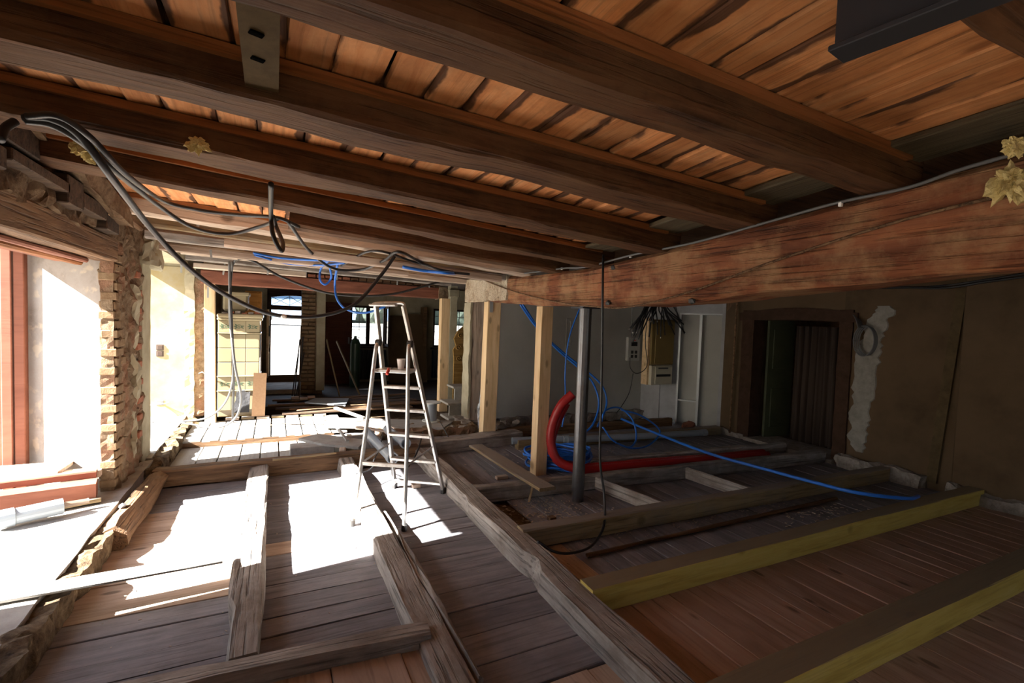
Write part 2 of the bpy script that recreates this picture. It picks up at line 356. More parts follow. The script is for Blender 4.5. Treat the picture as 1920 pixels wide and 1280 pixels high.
M['cabwood'] = plain('ochre_cabinet_board', (.25, .17, .055), .6, nscale=3, c2=(.22, .15, .05))
M['foam'] = plain('yellow_insulation_wool', (.72, .60, .28), .95, nscale=30, c2=(.55, .42, .16), bump=.8)
M['cup'] = plain('white_paper_cup', (.80, .72, .68), .6)
M['redhandle'] = plain('red_tool_handle', (.75, .06, .04), .4)
M['rag'] = plain('white_plastic_sheet', (.55, .55, .55), .35, nscale=10, c2=(.25, .27, .30))
M['curtain'] = plain('dark_brown_curtain', (.05, .032, .024), .95)
M['greendoor'] = plain('faded_green_paint', (.055, .062, .03), .7, nscale=4, c2=(.04, .048, .024))
M['yellowshelf'] = plain('dull_yellow_boxes', (.34, .26, .05), .8)
M['bottle'] = plain('dark_green_metal', (.02, .055, .035), .35)
M['carved'] = wood('carved_ochre_wood', (.22, .12, .03), (.34, .20, .06), (.42, .27, .09), var=0, crack=.3)
M['stone_step'] = multi('grey_stone_step', [(.3, (.26, .25, .22)), (.7, (.40, .38, .34))], 8, bump=.3)
M['carpaint'] = plain('pale_blue_car_paint', (.35, .48, .66), .25)
M['carglass'] = plain('dark_car_glass', (.03, .06, .11), .1)
M['leaf'] = plain('hedge_green', (.012, .022, .012), .8, nscale=12, c2=(.006, .012, .007), bump=.8)
M['chalk'] = plain('chalky_plaster_smear', (.42, .41, .37), .9)
M['debris'] = plain('wood_chips', (.30, .25, .20), .9, var=.4)
M['tape'] = plain('white_tape', (.85, .85, .83), .5)
def glassmat():
    m, t, b = newmat('thin_window_glass'); t.nodes.remove(b); L = t.links
    tr = N(t, 'ShaderNodeBsdfTransparent'); gl = N(t, 'ShaderNodeBsdfGlossy'); gl.inputs['Roughness'].default_value = .02
    fr = N(t, 'ShaderNodeFresnel'); mx = N(t, 'ShaderNodeMixShader'); tr.inputs[0].default_value = (.93, .96, .97, 1)
    L.new(fr.outputs[0], mx.inputs[0]); L.new(tr.outputs[0], mx.inputs[1]); L.new(gl.outputs[0], mx.inputs[2]); L.new(mx.outputs[0], t.nodes['Material Output'].inputs[0]); return m
M['glass'] = glassmat()

# ================================================================== ROOM SHELL
def struct(o): o['kind'] = 'structure'; return o
floor_root = struct(box('floor', (-1.0, -3, -.30), (9, 12, -.04), M['earth']))
# ceiling slab above the boards (floor of the storey above) and roof
ceil_root = struct(box('ceiling', (-1.9, -3.2, 2.78), (9.2, 12.2, 2.95), M['joist']))
# --- left wall: near pier, pier between the openings, far pier, masonry above
def prism(name, poly, z0, z1, mat, parent=None):
    n = len(poly); vs = [(x, y, z0) for x, y in poly]+[(x, y, z1) for x, y in poly]
    fs = [tuple(range(n-1, -1, -1)), tuple(range(n, 2*n))]+[(i, (i+1) % n, n+(i+1) % n, n+i) for i in range(n)]
    return mobj(name, mesh_from(name, vs, fs, mat), Matrix.Identity(4), parent)
wl = struct(prism('wall_left', [(-1.80, -.35), (-1.14, -.35), (-1.14, 2.75), (-1.80, 3.12)], -.3, 2.80, M['plaster_w']))
box('wall_section', (-1.80, -3.2, -.3), (-1.14, -1.75, 2.80), M['plaster_w'], wl)
box('wall_section', (-1.80, -1.75, 2.0), (-1.14, .2, 2.80), M['plaster_w'], wl)  # unseen opening below this, added so sun bounces onto the near ceiling
box('wall_section', (-1.80, -1.75, -.3), (-1.14, .2, .16), M['plaster_w'], wl)
# threshold floor in the openings
struct(rough_slab('trim_1', (-2.15, 1.6, -.1), (-1.085, 5.9, .168), M['concrete'], amp=.012, cell=.12, freq=4))
struct(rough_slab('trim_2', (-2.15, 6.0, -.1), (-1.12, 8.4, .165), M['concrete'], amp=.012, cell=.12, freq=4))
# middle pier: splayed reveal towards the first opening
prism('plaster_reveal', [(-1.26, 5.03), (-1.24, 6.2), (-1.85, 6.2), (-1.85, 5.40)], -.1, 2.62, M['plaster_w'], wl)
rough_slab('rubble_core', (-1.27, 5.04, 0.0), (-1.17, 5.86, 2.62), M['mortar'], wl, amp=.045, cell=.035, freq=7)
rough_slab('plaster_strip', (-1.23, 5.86, .12), (-1.165, 6.21, 2.16), M['plaster_cream'], wl, amp=.006, cell=.09)
rough_slab('plaster_boss', (-1.26, 5.80, 2.12), (-1.08, 6.34, 2.42), M['plaster_cream'], wl, amp=.05, cell=.05, freq=5)
rough_slab('mortar_smear', (-1.19, 5.50, .3), (-1.145, 5.62, 1.9), M['plaster_cream'], wl, amp=.05, cell=.04, freq=5)
rough_slab('mortar_bed', (-1.27, 4.995, .0), (-1.183, 5.30, 2.12), M['mortar'], wl, amp=.012, cell=.04, freq=8)
# bricks of the broken pier edge
z = .20; row = 0
while z < 2.10:
    y = 5.00 + (.0 if row % 2 else -.015)
    lens = (.13, .12) if row % 2 else (.22,)
    for L in lens:
        dx = rnd.uniform(-.008, .012)
        m = Matrix.Translation((-1.222+dx, y+L/2, z+.031)) @ Matrix.Rotation(rnd.uniform(-.05, .05), 4, 'Z') @ Matrix.Rotation(rnd.uniform(-.03, .03), 4, 'X')
        mobj('brick', box_mesh('brick', .11, round(L-.010, 3), .064, M['brick'], .006), m, wl)
        y += L
    z += .078; row += 1
for k in range(10):      # red bricks showing further in
    zz = .45+k*.17; box('brick', (-1.215, 5.62+rnd.uniform(-.02, .02), zz), (-1.135+rnd.uniform(-.015, .0), 5.76, zz+.06), M['brick_red'], wl, .006)
# far pier with cream reveal (faces the camera) and switches
struct(prism('wall_left_far', [(-1.14, 8.28), (-1.02, 8.9), (-1.0, 12.2), (-1.8, 12.2), (-1.8, 8.32)], -.1, 2.62, M['plaster_cream'])); fp = bpy.data.objects['wall_left_far']
prism('reveal_face', [(-1.145, 8.262), (-1.145, 8.28), (-1.80, 8.31), (-1.80, 8.29)], .12, 2.30, M['plaster_y'], fp)
rough_slab('bare_edge', (-1.15, 8.24, .12), (-1.03, 8.33, 2.28), M['plaster_cream'], fp, amp=.02, cell=.05)
rough_slab('broken_masonry', (-1.03, 8.26, .15), (-.90, 8.42, 2.15), M['mortar'], fp, amp=.03, cell=.045)
rough_slab('arch_soffit', (-1.8, 6.15, 2.34), (-1.12, 8.32, 2.62), M['plaster_cream'], wl, amp=.012, cell=.1)
# masonry above opening 1 + lintel timbers
rough_slab('rubble_band', (-1.32, 1.2, 2.24), (-1.16, 5.9, 2.80), M['clay'], wl, amp=.05, cell=.05, freq=5)
box('outer_masonry', (-1.8, 3.0, 2.20), (-1.30, 6.2, 2.80), M['plaster_w'], wl)
box('outer_masonry', (-1.8, 6.15, 2.6), (-1.15, 12.2, 2.80), M['plaster_w'], wl)
lt = empty('lintel_beam', (-1.25, 4.0, 2.06), 'long red-brown lintel timber spattered with mortar over the left opening', 'beam')
beam('timber', (-1.24, 2.2, 2.155), (-1.24, 5.02, 2.165), .16, .19, M['oldbrown'], lt, seed=3, jit=.004)
beam('batten', (-1.30, 2.2, 2.045), (-1.30, 4.75, 2.05), .05, .035, M['redframe'], lt, seed=5, jit=.002)
beam('batten', (-1.38, 2.2, 2.035), (-1.38, 4.9, 2.04), .06, .04, M['ledger'], lt, seed=6, jit=.002)
beam('batten', (-1.50, 2.2, 2.06), (-1.50, 5.0, 2.07), .12, .05, M['header'], lt, seed=8, jit=.002)
box('lintel_soffit', (-1.8, 2.9, 2.10), (-1.33, 5.5, 2.22), M['oldbrown'], wl)
# stepped old wooden blocks set in the masonry above the lintel
blocks = [(2.95, 3.35, 2.44, 2.62), (3.05, 3.75, 2.36, 2.42), (3.72, 3.98, 2.30, 2.47), (3.98, 4.45, 2.32, 2.42), (4.45, 4.75, 2.26, 2.40), (2.6, 3.0, 2.30, 2.40)]
for i, (a, b, c, d) in enumerate(blocks):
    o = box('wooden_block', (-1.20, a, c), (-1.09, b, d), M['dkwood'], None, .006)
    tag(o, ['dark square wooden block high in the rubble over the left opening, under the cable bend', 'long flat dark wooden strip in the rubble above the red-brown lintel', 'upright dark wooden block at the step in the rubble above the lintel', 'dark horizontal wooden block beside a pale stub over the left opening', 'lowest dark wooden block above the pier top at the left opening', 'dark wooden block in the rubble at the left edge of the photo'][i], 'block', 'wooden blocks in the rubble over the left opening')
tag(lathe('timber_stub', [(.001, -.001), (.045, 0), (.045, .16), (.001, .161)], M['newpine'], frame((-1.12, 4.48, 2.40), (-1.12, 4.66, 2.39)) @ Matrix.Rotation(math.pi/2, 4, 'Y')), 'pale round wooden stub end among dark blocks above the lintel', 'stub')
beam('old_brace', (-1.10, 3.05, 2.66), (-1.08, 4.75, 2.40), .10, .13, M['clay'], None, seed=12, jit=.03); tag(bpy.data.objects['old_brace'], 'rough crumbling clay-covered brace sloping down over the left opening', 'brace')
beam('old_lath', (-1.12, 4.2, 2.48), (-1.05, 5.2, 2.40), .05, .07, M['oldbrown'], None, seed=15); tag(bpy.data.objects['old_lath'], 'short split brown lath under the sloping brace beside the cables', 'lath')

# red frame of the glass door in the left opening
wf = struct(empty('window_1', (-1.9, 5.35, .16))); wf['kind'] = 'structure'
box('window_frame', (-1.98, 5.30, .17), (-1.915, 5.38, 2.25), M['redframe'], wf, .005)
box('window_frame', (-1.905, 5.31, .17), (-1.84, 5.385, 2.25), M['redframe'], wf, .005)
box('window_frame', (-1.99, 3.14, 2.17), (-1.84, 5.385, 2.26), M['redframe'], wf, .005)
# door casement swung open to the outside
box('casement', (-2.02, 5.33, .20), (-1.98, 5.39, 2.2), M['redframe'], wf, .004)
box('casement', (-2.90, 5.33, .20), (-2.82, 5.39, 2.2), M['redframe'], wf, .004)
box('casement', (-2.90, 5.33, .20), (-1.99, 5.39, .32), M['redframe'], wf, .004)
box('casement', (-2.90, 5.33, 2.12), (-1.99, 5.39, 2.2), M['redframe'], wf, .004)
box('pane', (-2.83, 5.355, .31), (-2.01, 5.365, 2.13), M['glass'], wf)
# jamb at the near end of the opening, out of frame
box('near_jamb', (-1.85, 3.05, .16), (-1.78, 3.13, 2.2), M['redframe'], wf)

# --- right wall (brown plaster) with doorway, pilaster
WX = 6.52
wr = struct(box('wall_right', (WX, -3.2, -.3), (WX+.55, 3.62, 2.80), M['plaster_dim']))
box('wall_segment', (WX, 4.92, -.3), (WX+.55, 5.42, 2.80), M['plaster_dim'], wr)
box('wall_segment', (WX, 3.62, 1.86), (WX+.55, 4.92, 2.80), M['plaster_dim'], wr)
obox('pilaster_edge', (WX-.01, 2.60, .08), (WX-.01, 2.44, 2.45), .09, .05, M['osb'], wr, up=V((1, 0, 0)))
box('near_wall_face', (WX-.055, -3.2, .10), (WX+.01, 2.42, 2.7), M['plaster_dim'], wr, .01)
rough_slab('wall_footing', (WX-.16, 1.0, -.08), (WX+.02, 2.42, .12), M['rock'], wr, amp=.05, cell=.05)
rough_slab('wall_footing', (WX-.14, 2.65, -.08), (WX+.02, 3.55, .14), M['rock'], wr, amp=.05, cell=.05)
rough_slab('wall_footing', (WX-.05, 4.95, -.08), (WX+.2, 5.5, .08), M['rock'], wr, amp=.04, cell=.05)
# jagged white plaster band right of the doorway
vs = []; fs = []
zs = [(.22, 3.40, 3.30), (.36, 3.50, 3.28), (.5, 3.44, 3.27), (.64, 3.50, 3.26), (.8, 3.45, 3.24), (1.0, 3.47, 3.22), (1.2, 3.46, 3.20), (1.4, 3.45, 3.18), (1.55, 3.42, 3.18), (1.7, 3.38, 3.16), (1.86, 3.34, 3.12), (1.95, 3.28, 3.06), (2.05, 3.26, 3.10)]
q = random.Random(3); rows = []
for i in range(len(zs)-1):
    for s in range(4):
        t = s/4; rows.append([zs[i][j]*(1-t)+zs[i+1][j]*t for j in range(3)])
for (zz, a, b) in rows:
    a += q.uniform(-.02, .025); b += q.uniform(-.025, .02)
    for yy, xx in ((a, WX+.004), (a-.012, WX-.014), (b+.012, WX-.014), (b, WX+.004)): vs.append((xx, yy, zz))
for i in range(len(rows)-1):
    for k in range(3): fs.append((i*4+k, i*4+k+1, i*4+k+5, i*4+k+4))
mobj('plaster_band', mesh_from('plaster_band', vs, fs, M['plaster_white2']), Matrix.Identity(4), wr)
# doorway surround
d1 = struct(empty('door_1', (WX, 4.3, 0)))
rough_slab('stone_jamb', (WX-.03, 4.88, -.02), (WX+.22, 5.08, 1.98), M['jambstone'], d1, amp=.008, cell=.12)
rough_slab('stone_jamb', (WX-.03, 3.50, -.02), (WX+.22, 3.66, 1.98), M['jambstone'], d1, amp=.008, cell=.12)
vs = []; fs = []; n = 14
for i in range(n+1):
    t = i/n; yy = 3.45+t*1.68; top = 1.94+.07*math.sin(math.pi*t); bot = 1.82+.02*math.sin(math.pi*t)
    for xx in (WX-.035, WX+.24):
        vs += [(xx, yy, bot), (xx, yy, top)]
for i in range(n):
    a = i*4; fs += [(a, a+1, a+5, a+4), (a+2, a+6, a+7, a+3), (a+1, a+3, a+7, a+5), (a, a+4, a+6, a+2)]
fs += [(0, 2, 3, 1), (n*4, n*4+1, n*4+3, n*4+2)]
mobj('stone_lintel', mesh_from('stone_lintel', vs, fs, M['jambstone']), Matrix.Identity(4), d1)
box('sill', (WX-.08, 3.62, -.04), (WX+.5, 4.92, .05), M['rock'], d1)
# room beyond the doorway
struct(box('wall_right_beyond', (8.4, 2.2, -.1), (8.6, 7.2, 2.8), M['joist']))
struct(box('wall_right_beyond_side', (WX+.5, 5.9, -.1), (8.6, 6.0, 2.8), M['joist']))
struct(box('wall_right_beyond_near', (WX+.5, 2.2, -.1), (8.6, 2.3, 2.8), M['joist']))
gd = empty('green_door', (6.95, 4.72, .05), 'faded green door leaf standing open inside the dark doorway', 'door')
obox('leaf', (6.72, 4.80, .95), (7.20, 4.72, .95), .04, 1.78, M['greendoor'], gd)
for zz in (.5, 1.4): obox('panel', (6.80, 4.765, zz), (7.12, 4.71, zz), .02, .6, M['greendoor'], gd, bev=.006)
# curtain
vs = []; fs = []; n = 48
for i in range(n+1):
    t = i/n; yy = 4.52-.62*t; xx = 6.95+.035*math.sin(t*38)+.015*math.sin(t*71)
    vs += [(xx, yy+.02*math.sin(3*t), .08), (xx+.01, yy*.5+.5*(4.52-.55*t), 1.76)]
for i in range(n): fs.append((2*i, 2*i+1, 2*i+3, 2*i+2))
cu = mobj('curtain', mesh_from('curtain', vs, fs, M['curtain'], True)); tag(cu, 'dark brown curtain hanging in folds in the right doorway', 'curtain')
md = cu.modifiers.new('thick', 'SOLIDIFY'); md.thickness = .006
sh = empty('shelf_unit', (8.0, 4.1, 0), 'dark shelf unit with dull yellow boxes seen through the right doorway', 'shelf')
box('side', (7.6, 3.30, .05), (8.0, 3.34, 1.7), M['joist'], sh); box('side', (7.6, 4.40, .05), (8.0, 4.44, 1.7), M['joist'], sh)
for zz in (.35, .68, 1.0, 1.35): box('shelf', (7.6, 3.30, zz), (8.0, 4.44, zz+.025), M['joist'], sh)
for i, (a, b, c, d) in enumerate(((3.9, 4.12, .705, .95), (4.14, 4.36, .705, .93), (3.92, 4.3, .375, .6))):
    tag(box('box', (7.62, a, c), (7.9, b, d), M['yellowshelf'], None, .01), ['dull yellow box on the shelf beyond the doorway, nearer the curtain', 'dull yellow box on the shelf beyond the doorway, left of its twin', 'wide yellow box on the lowest shelf beyond the doorway'][i], 'box', 'yellow boxes beyond the doorway')

# --- partition wall (grey paint) and white corner wall
wb = struct(box('wall_back_right', (2.93, 6.90, -.1), (6.28, 7.05, 2.80), M['plaster_grey']))
for k, (x0, x1, z0, z1) in enumerate(((4.44, 4.56, 1.72, 1.77), (4.44, 4.47, 1.15, 1.75), (4.52, 4.55, 1.35, 1.75), (4.44, 4.56, .92, 1.0), (4.47, 4.51, 1.0, 1.2), (4.5, 4.56, 1.3, 1.36))):
    box('plaster_smear', (x0, 6.888, z0), (x1, 6.902, z1), M['chalk'], wb, .004)
lathe('socket_hole', [(.001, 0), (.028, 0), (.028, .02), (.02, .022)], M['darkp'], Matrix.Translation((3.06, 6.905, 1.52)) @ Matrix.Rotation(math.pi/2, 4, 'X'), wb)
rough_slab('broken_plaster_foot', (2.95, 6.80, -.02), (6.2, 6.92, .13), M['rock'], wb, amp=.04, cell=.07)
# diagonal white wall with metal stud niche
A, B = V((6.16, 6.42, 0)), V((6.83, 5.50, 0)); dAB = (B-A).normalized(); nAB = V((-dAB.y, dAB.x, 0)) ; nAB = nAB if nAB.dot(V((0, 0, 0))-A) > 0 else -nAB
LAB = (B-A).length
def onAB(s, z, off=0.0): return A + dAB*s + V((0, 0, z)) + nAB*off
wd = struct(empty('wall_back_corner', tuple(A)))
s0, s1 = .27, .95
def wpan(name, sa, sb, z0, z1, mat, off0=-.10, off1=0.0):
    c0 = onAB(sa, (z0+z1)/2, (off0+off1)/2); c1 = onAB(sb, (z0+z1)/2, (off0+off1)/2)
    return obox(name, c0, c1, abs(off1-off0), z1-z0, mat, wd)
wpan('plasterboard', -.02, s0, .05, 2.8, M['wallwhite']); wpan('plasterboard', s1, LAB+.05, .02, 2.8, M['wallwhite'])
wpan('plasterboard', s0, s1, 1.93, 2.8, M['wallwhite']); wpan('niche_back', s0, s1, -.05, 1.93, M['plaster_grey'], -.16, -.10)
wpan('metal_stud', s0, s0+.03, .0, 1.93, M['galv'], -.09, .005); wpan('metal_stud', .60, .64, .0, 1.91, M['galv'], -.09, -.01)
wpan('metal_track', s0, s1, 1.905, 1.93, M['galv'], -.09, .002); wpan('metal_track', s0+.02, .61, .40, .425, M['galv'], -.09, -.01)
obox('side_return', A+V((.02, .0, 1.35)), A+V((.02, .6, 1.35)), .08, 2.9, M['wallwhite'], wd)
dp = beam('corner_post', (6.62, 5.36, .0), (6.56, 5.34, 2.6), .13, .11, M['oldbrown'], None, up=V((1, 0, 0)), seed=31, jit=.006)
tag(dp, 'dark reddish-brown squared post where the white corner wall meets the brown wall', 'post')
tube('bare_pipe', [(6.46, 5.18, .05), (6.45, 5.17, 1.2), (6.44, 5.16, 2.5)], .014, M['oldbrown'])
tag(bpy.data.objects['bare_pipe'], 'thin brown vertical pipe beside the dark corner post', 'pipe')
# wall behind the camera and outer shell
wfr = struct(box('wall_front', (-1.8, -3.4, -.3), (2.3, -3.2, 2.95), M['plaster_w']))
box('wall_section', (2.3, -3.4, -.3), (3.2, -3.2, 2.95), M['plaster_w'], wfr); box('wall_section', (4.6, -3.4, -.3), (9, -3.2, 2.95), M['plaster_w'], wfr)  # unseen window gap between these, added to light the near timbers
box('wall_section', (2.3, -3.4, -.3), (5.4, -3.2, .85), M['plaster_w'], wfr); box('wall_section', (2.3, -3.4, 1.95), (5.4, -3.2, 2.95), M['plaster_w'], wfr)
# --- back wall with door opening and windows
YB = 11.7
bw = struct(empty('wall_back', (0, YB, 0)))
def bwall(x0, x1, z0, z1): box('wall_panel', (x0, YB, z0), (x1, YB+.35, z1), M['plaster_cream'], bw)
bwall(-1.9, -.12, -.2, 2.95); bwall(-.12, .98, 2.14, 2.95); bwall(.98, 1.58, -.2, 2.95); bwall(1.58, 2.42, -.2, .98); bwall(1.58, 2.42, 1.93, 2.95)
bwall(2.42, 3.58, -.2, 2.95); bwall(3.58, 4.55, -.2, .96); bwall(3.58, 4.55, 1.93, 2.95); bwall(4.55, 9.2, -.2, 2.95)
struct(box('wall_right_rear', (6.3, 7.05, -.2), (6.5, YB, 2.8), M['plaster_cream']))
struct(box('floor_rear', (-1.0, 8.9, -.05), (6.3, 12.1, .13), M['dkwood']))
# back doorway: dark frame, arched transom with diagonal lattice, leaf open inwards
d2 = struct(empty('door_2', (.4, YB, .14)))
for x0 in (-.14, .92): box('frame_post', (x0, YB-.05, .14), (x0+.08, YB+.10, 2.14), M['winframe'], d2)
box('transom_bar', (-.12, YB-.04, 1.76), (.98, YB+.08, 1.86), M['winframe'], d2)
vs = []; fs = []; n = 16
for i in range(n+1):
    t = i/n; x = -.14+1.14*t; zb = 2.02+.06*math.sin(math.pi*t)
    for y in (YB-.05, YB+.08): vs += [(x, y, zb), (x, y, 2.2)]
for i in range(n):
    a = i*4; fs += [(a, a+1, a+5, a+4), (a+2, a+6, a+7, a+3), (a, a+4, a+6, a+2)]
mobj('arched_head', mesh_from('arched_head', vs, fs, M['winframe']), Matrix.Identity(4), d2)
for (xa, za, xb, zb) in ((-.06, 1.86, .3, 2.06), (-.06, 2.04, .3, 1.87), (.3, 2.06, .62, 1.87), (.3, 1.87, .62, 2.06), (.62, 1.87, .92, 2.05), (.62, 2.06, .92, 1.87)):
    obox('lattice_bar', (xa, YB+.02, za), (xb, YB+.02, zb), .012, .012, M['winframe'], d2)
box('lattice_bar', (.295, YB+.014, 1.86), (.307, YB+.026, 2.08), M['winframe'], d2)
box('pane', (-.08, YB+.03, 1.86), (.92, YB+.035, 2.08), M['glass'], d2)
box('threshold_board', (-.1, YB-.30, .13), (.95, YB-.26, .36), M['oldbrown'], d2)
dl = empty('pale_door_leaf', (-.12, YB-.3, .14), 'pale yellowish panelled door leaf open beside the bright back doorway', 'door')
box('leaf', (-.14, YB-.60, .34), (-.10, YB-.06, 1.76), M['newpine'], dl)
for zz in (.4, .95, 1.4): box('panel', (-.105, YB-.53, zz), (-.09, YB-.13, zz+(.45 if zz < 1.3 else .3)), M['newpine'], dl, .005)
box('lock', (-.10, YB-.58, 1.2), (-.07, YB-.50, 1.42), M['darkp'], dl)
# windows
def window(name, x0, x1, z0, z1, cols, rows, open_from=None):
    wn = struct(empty(name, ((x0+x1)/2, YB, z0)))
    for a, b, c, d in ((x0, x0+.06, z0, z1), (x1-.06, x1, z0, z1), (x0, x1, z0, z0+.05), (x0, x1, z1-.05, z1)):
        box('window_frame', (a, YB+.05, c), (b, YB+.12, d), M['winframe'], wn)
    m = (x0+x1)/2; box('mullion', (m-.04, YB+.04, z0), (m+.04, YB+.13, z1), M['winframe'], wn)
    for (a, b, has) in ((x0+.06, m-.04, True), (m+.04, x1-.06, open_from is None)):
        if has:
            for i in range(1, cols): box('glazing_bar', (a+(b-a)*i/cols-.006, YB+.075, z0), (a+(b-a)*i/cols+.006, YB+.095, z1), M['winframe'], wn)
            for i in range(1, rows): box('glazing_bar', (a, YB+.075, z0+(z1-z0)*i/rows-.006), (b, YB+.095, z0+(z1-z0)*i/rows+.006), M['winframe'], wn)
            box('pane', (a, YB+.083, z0+.04), (b, YB+.087, z1-.04), M['glass'], wn)
    box('window_sill', (x0-.05, YB-.08, z0-.05), (x1+.05, YB+.1, z0), M['winframe'], wn)
    if open_from is not None:   # casement open inwards at the right jamb
        for a, b, c, d in ((YB-.36, YB-.32, z0, z1), (YB+.0, YB+.04, z0, z1)): box('open_casement', (x1-.03, a, c), (x1, b, d), M['winframe'], wn)
        for c, d in ((z0, z0+.05), (z1-.05, z1)): box('open_casement', (x1-.03, YB-.34, c), (x1, YB+.02, d), M['winframe'], wn)
        box('pane', (x1-.018, YB-.33, z0+.05), (x1-.014, YB+.01, z1-.05), M['glass'], wn)
    return wn
window('window_2', 1.58, 2.42, .98, 1.93, 2, 5, open_from=1)
window('window_3', 3.58, 4.55, .96, 1.93, 2, 5)
# beams over the rear room, dark ceiling
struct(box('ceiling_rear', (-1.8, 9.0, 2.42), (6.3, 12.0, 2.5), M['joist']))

# ================================================================== CEILING JOISTS AND BOARDS
ZR = [(-1, 2.42), (.8, 2.38), (1.5, 2.33), (2.9, 2.22), (3.6, 2.18), (4.5, 2.19), (6.5, 2.27), (8, 2.3)]
def zr(y):
    if y <= ZR[0][0]: return ZR[0][1]
    for (a, b), (c, d) in zip(ZR, ZR[1:]):
        if y <= c: return b+(d-b)*(y-a)/(c-a)
    return ZR[-1][1]
def zb(x, y): # underside of joists
    zl = 2.455
    return zl+(zr(y)-zl)*(x+1.1)/3.6
ORD = ['first', 'second', 'third', 'fourth', 'fifth', 'sixth', 'seventh', 'eighth', 'ninth', 'tenth', 'eleventh', 'twelfth', 'thirteenth', 'fourteenth', 'fifteenth', 'sixteenth', 'seventeenth', 'eighteenth', 'nineteenth']
JN = ['nearest', 'second', 'third', 'fourth', 'fifth', 'sixth', 'seventh', 'eighth', 'ninth', 'tenth', 'eleventh']
JL = ['dark ceiling joist directly above the camera, outside the photo', 'dark joist crossing the top right corner of the photo beside the steel beam', 'dark hand-hewn joist nearest the camera, running from top centre to the main beam', 'dark hand-hewn joist under the lower end of the slotted board', 'dark joist with the yellow wool tuft, behind the one touching the slotted board', 'dark joist passing just above the knot of black cables', 'dark joist with a sawn left end right of the cable knot', 'first brownish joist of the pale far ceiling, behind the sawn joist', 'second pale joist of the far ceiling', 'third pale joist of the far ceiling', 'last brown joist of the far ceiling, nearest the red header beam']
joists = [(-.28, .2, -1.25), (.47, .19, -1.25), (1.255, .19, -1.25), (1.97, .235, -1.25), (2.71, .235, -1.2), (3.45, .22, -1.2), (4.15, .21, .10), (4.80, .17, -1.2), (5.50, .17, -1.2), (6.20, .17, -1.2), (6.90, .17, -1.15)]
for i, (yc, wd_, x0) in enumerate(joists):
    x1 = 2.62; dep = .26
    mat = M['joist'] if i < 7 else M[('palepost', 'cross', 'palepost', 'oldbrown')[i-7]]
    r = empty('ceiling_joist', (x0, yc, zb(x0, yc)), JL[i], 'beam', 'ceiling joists')
    jo = beam('timber', (x0, yc, zb(x0, yc)+dep/2), (x1, yc, zb(x1, yc)+dep/2), wd_, dep, mat, r, seed=40+i, jit=.009, ch=.018)
    if 0 < i < 11:   # ledger battens carrying the boards
        for s in (-1, 1):
            obox('batten', (x0, yc+s*(wd_/2+.012), zb(x0, yc)+.125), (x1-.15, yc+s*(wd_/2+.012), zb(x1-.15, yc)+.125), .03, .035, M['ledger'], r)
# boards between the joists, each board a piece of the ceiling
rb = random.Random(11)
BL = {}
def bmesh_board(L, w, mat, th=.03):
    key = (round(L, 2), round(w, 2), mat.name, th)
    if key not in BL: BL[key] = beam_mesh('ceiling_board', round(L, 2), round(w, 2), th, mat, jit=.004, ch=.006, step=.25, seed=len(BL))
    return BL[key]
edges = [(-.55, -1)]
for i in range(len(joists)-1):
    ya = joists[i][0]+joists[i][1]/2; yb2 = joists[i+1][0]-joists[i+1][1]/2
    x = -1.22; xe = 2.26
    while x < xe:
        wdt = rb.choice([.13, .15, .17, .19])
        xc = x+wdt/2; zz = .16+rb.uniform(-.004, .006)
        p0 = V((xc+rb.uniform(-.008, .008), ya-.015, zb(xc, ya)+zz)); p1 = V((xc+rb.uniform(-.008, .008), yb2+.015, zb(xc, yb2)+zz))
        mobj('ceiling_board', bmesh_board((p1-p0).length, wdt-.004, M['ceil']), frame(p0, p1), ceil_root)
        x += wdt+rb.uniform(.0, .012)
    # grey plank closing the bay along the main beam
    xc = 2.44
    mobj('ceiling_board', bmesh_board(yb2-ya+.02, .30, M['ceil_grey']), frame((xc, ya-.01, zb(xc, ya)+.13), (xc, yb2+.01, zb(xc, yb2)+.13)), ceil_root)
# nailed board with two slots between second and third visible joists
pl = empty('slotted_board', (0, 1.5, 2.4), 'olive-brown flat board with two slots fixed between two ceiling joists', 'board')
c = V((-.02, 0, 0))
obox('board', (-.045, 1.33, zb(0, 1.33)+.06), (-.045, 1.90, zb(0, 1.9)+.045), .10, .02, M['osb'], pl)
for yy in (1.52, 1.66): obox('slot', (-.07, yy, zb(0, yy)+.040), (-.035, yy+.012, zb(0, yy)+.040), .022, .006, M['hole'], pl, bev=.002)  # slots are solid black bars; their inner dark is put into the colour
# far ceiling beyond main beam
struct(box('ceiling_right', (2.85, -3.2, 2.62), (7.2, 7.0, 2.7), M['joist']))

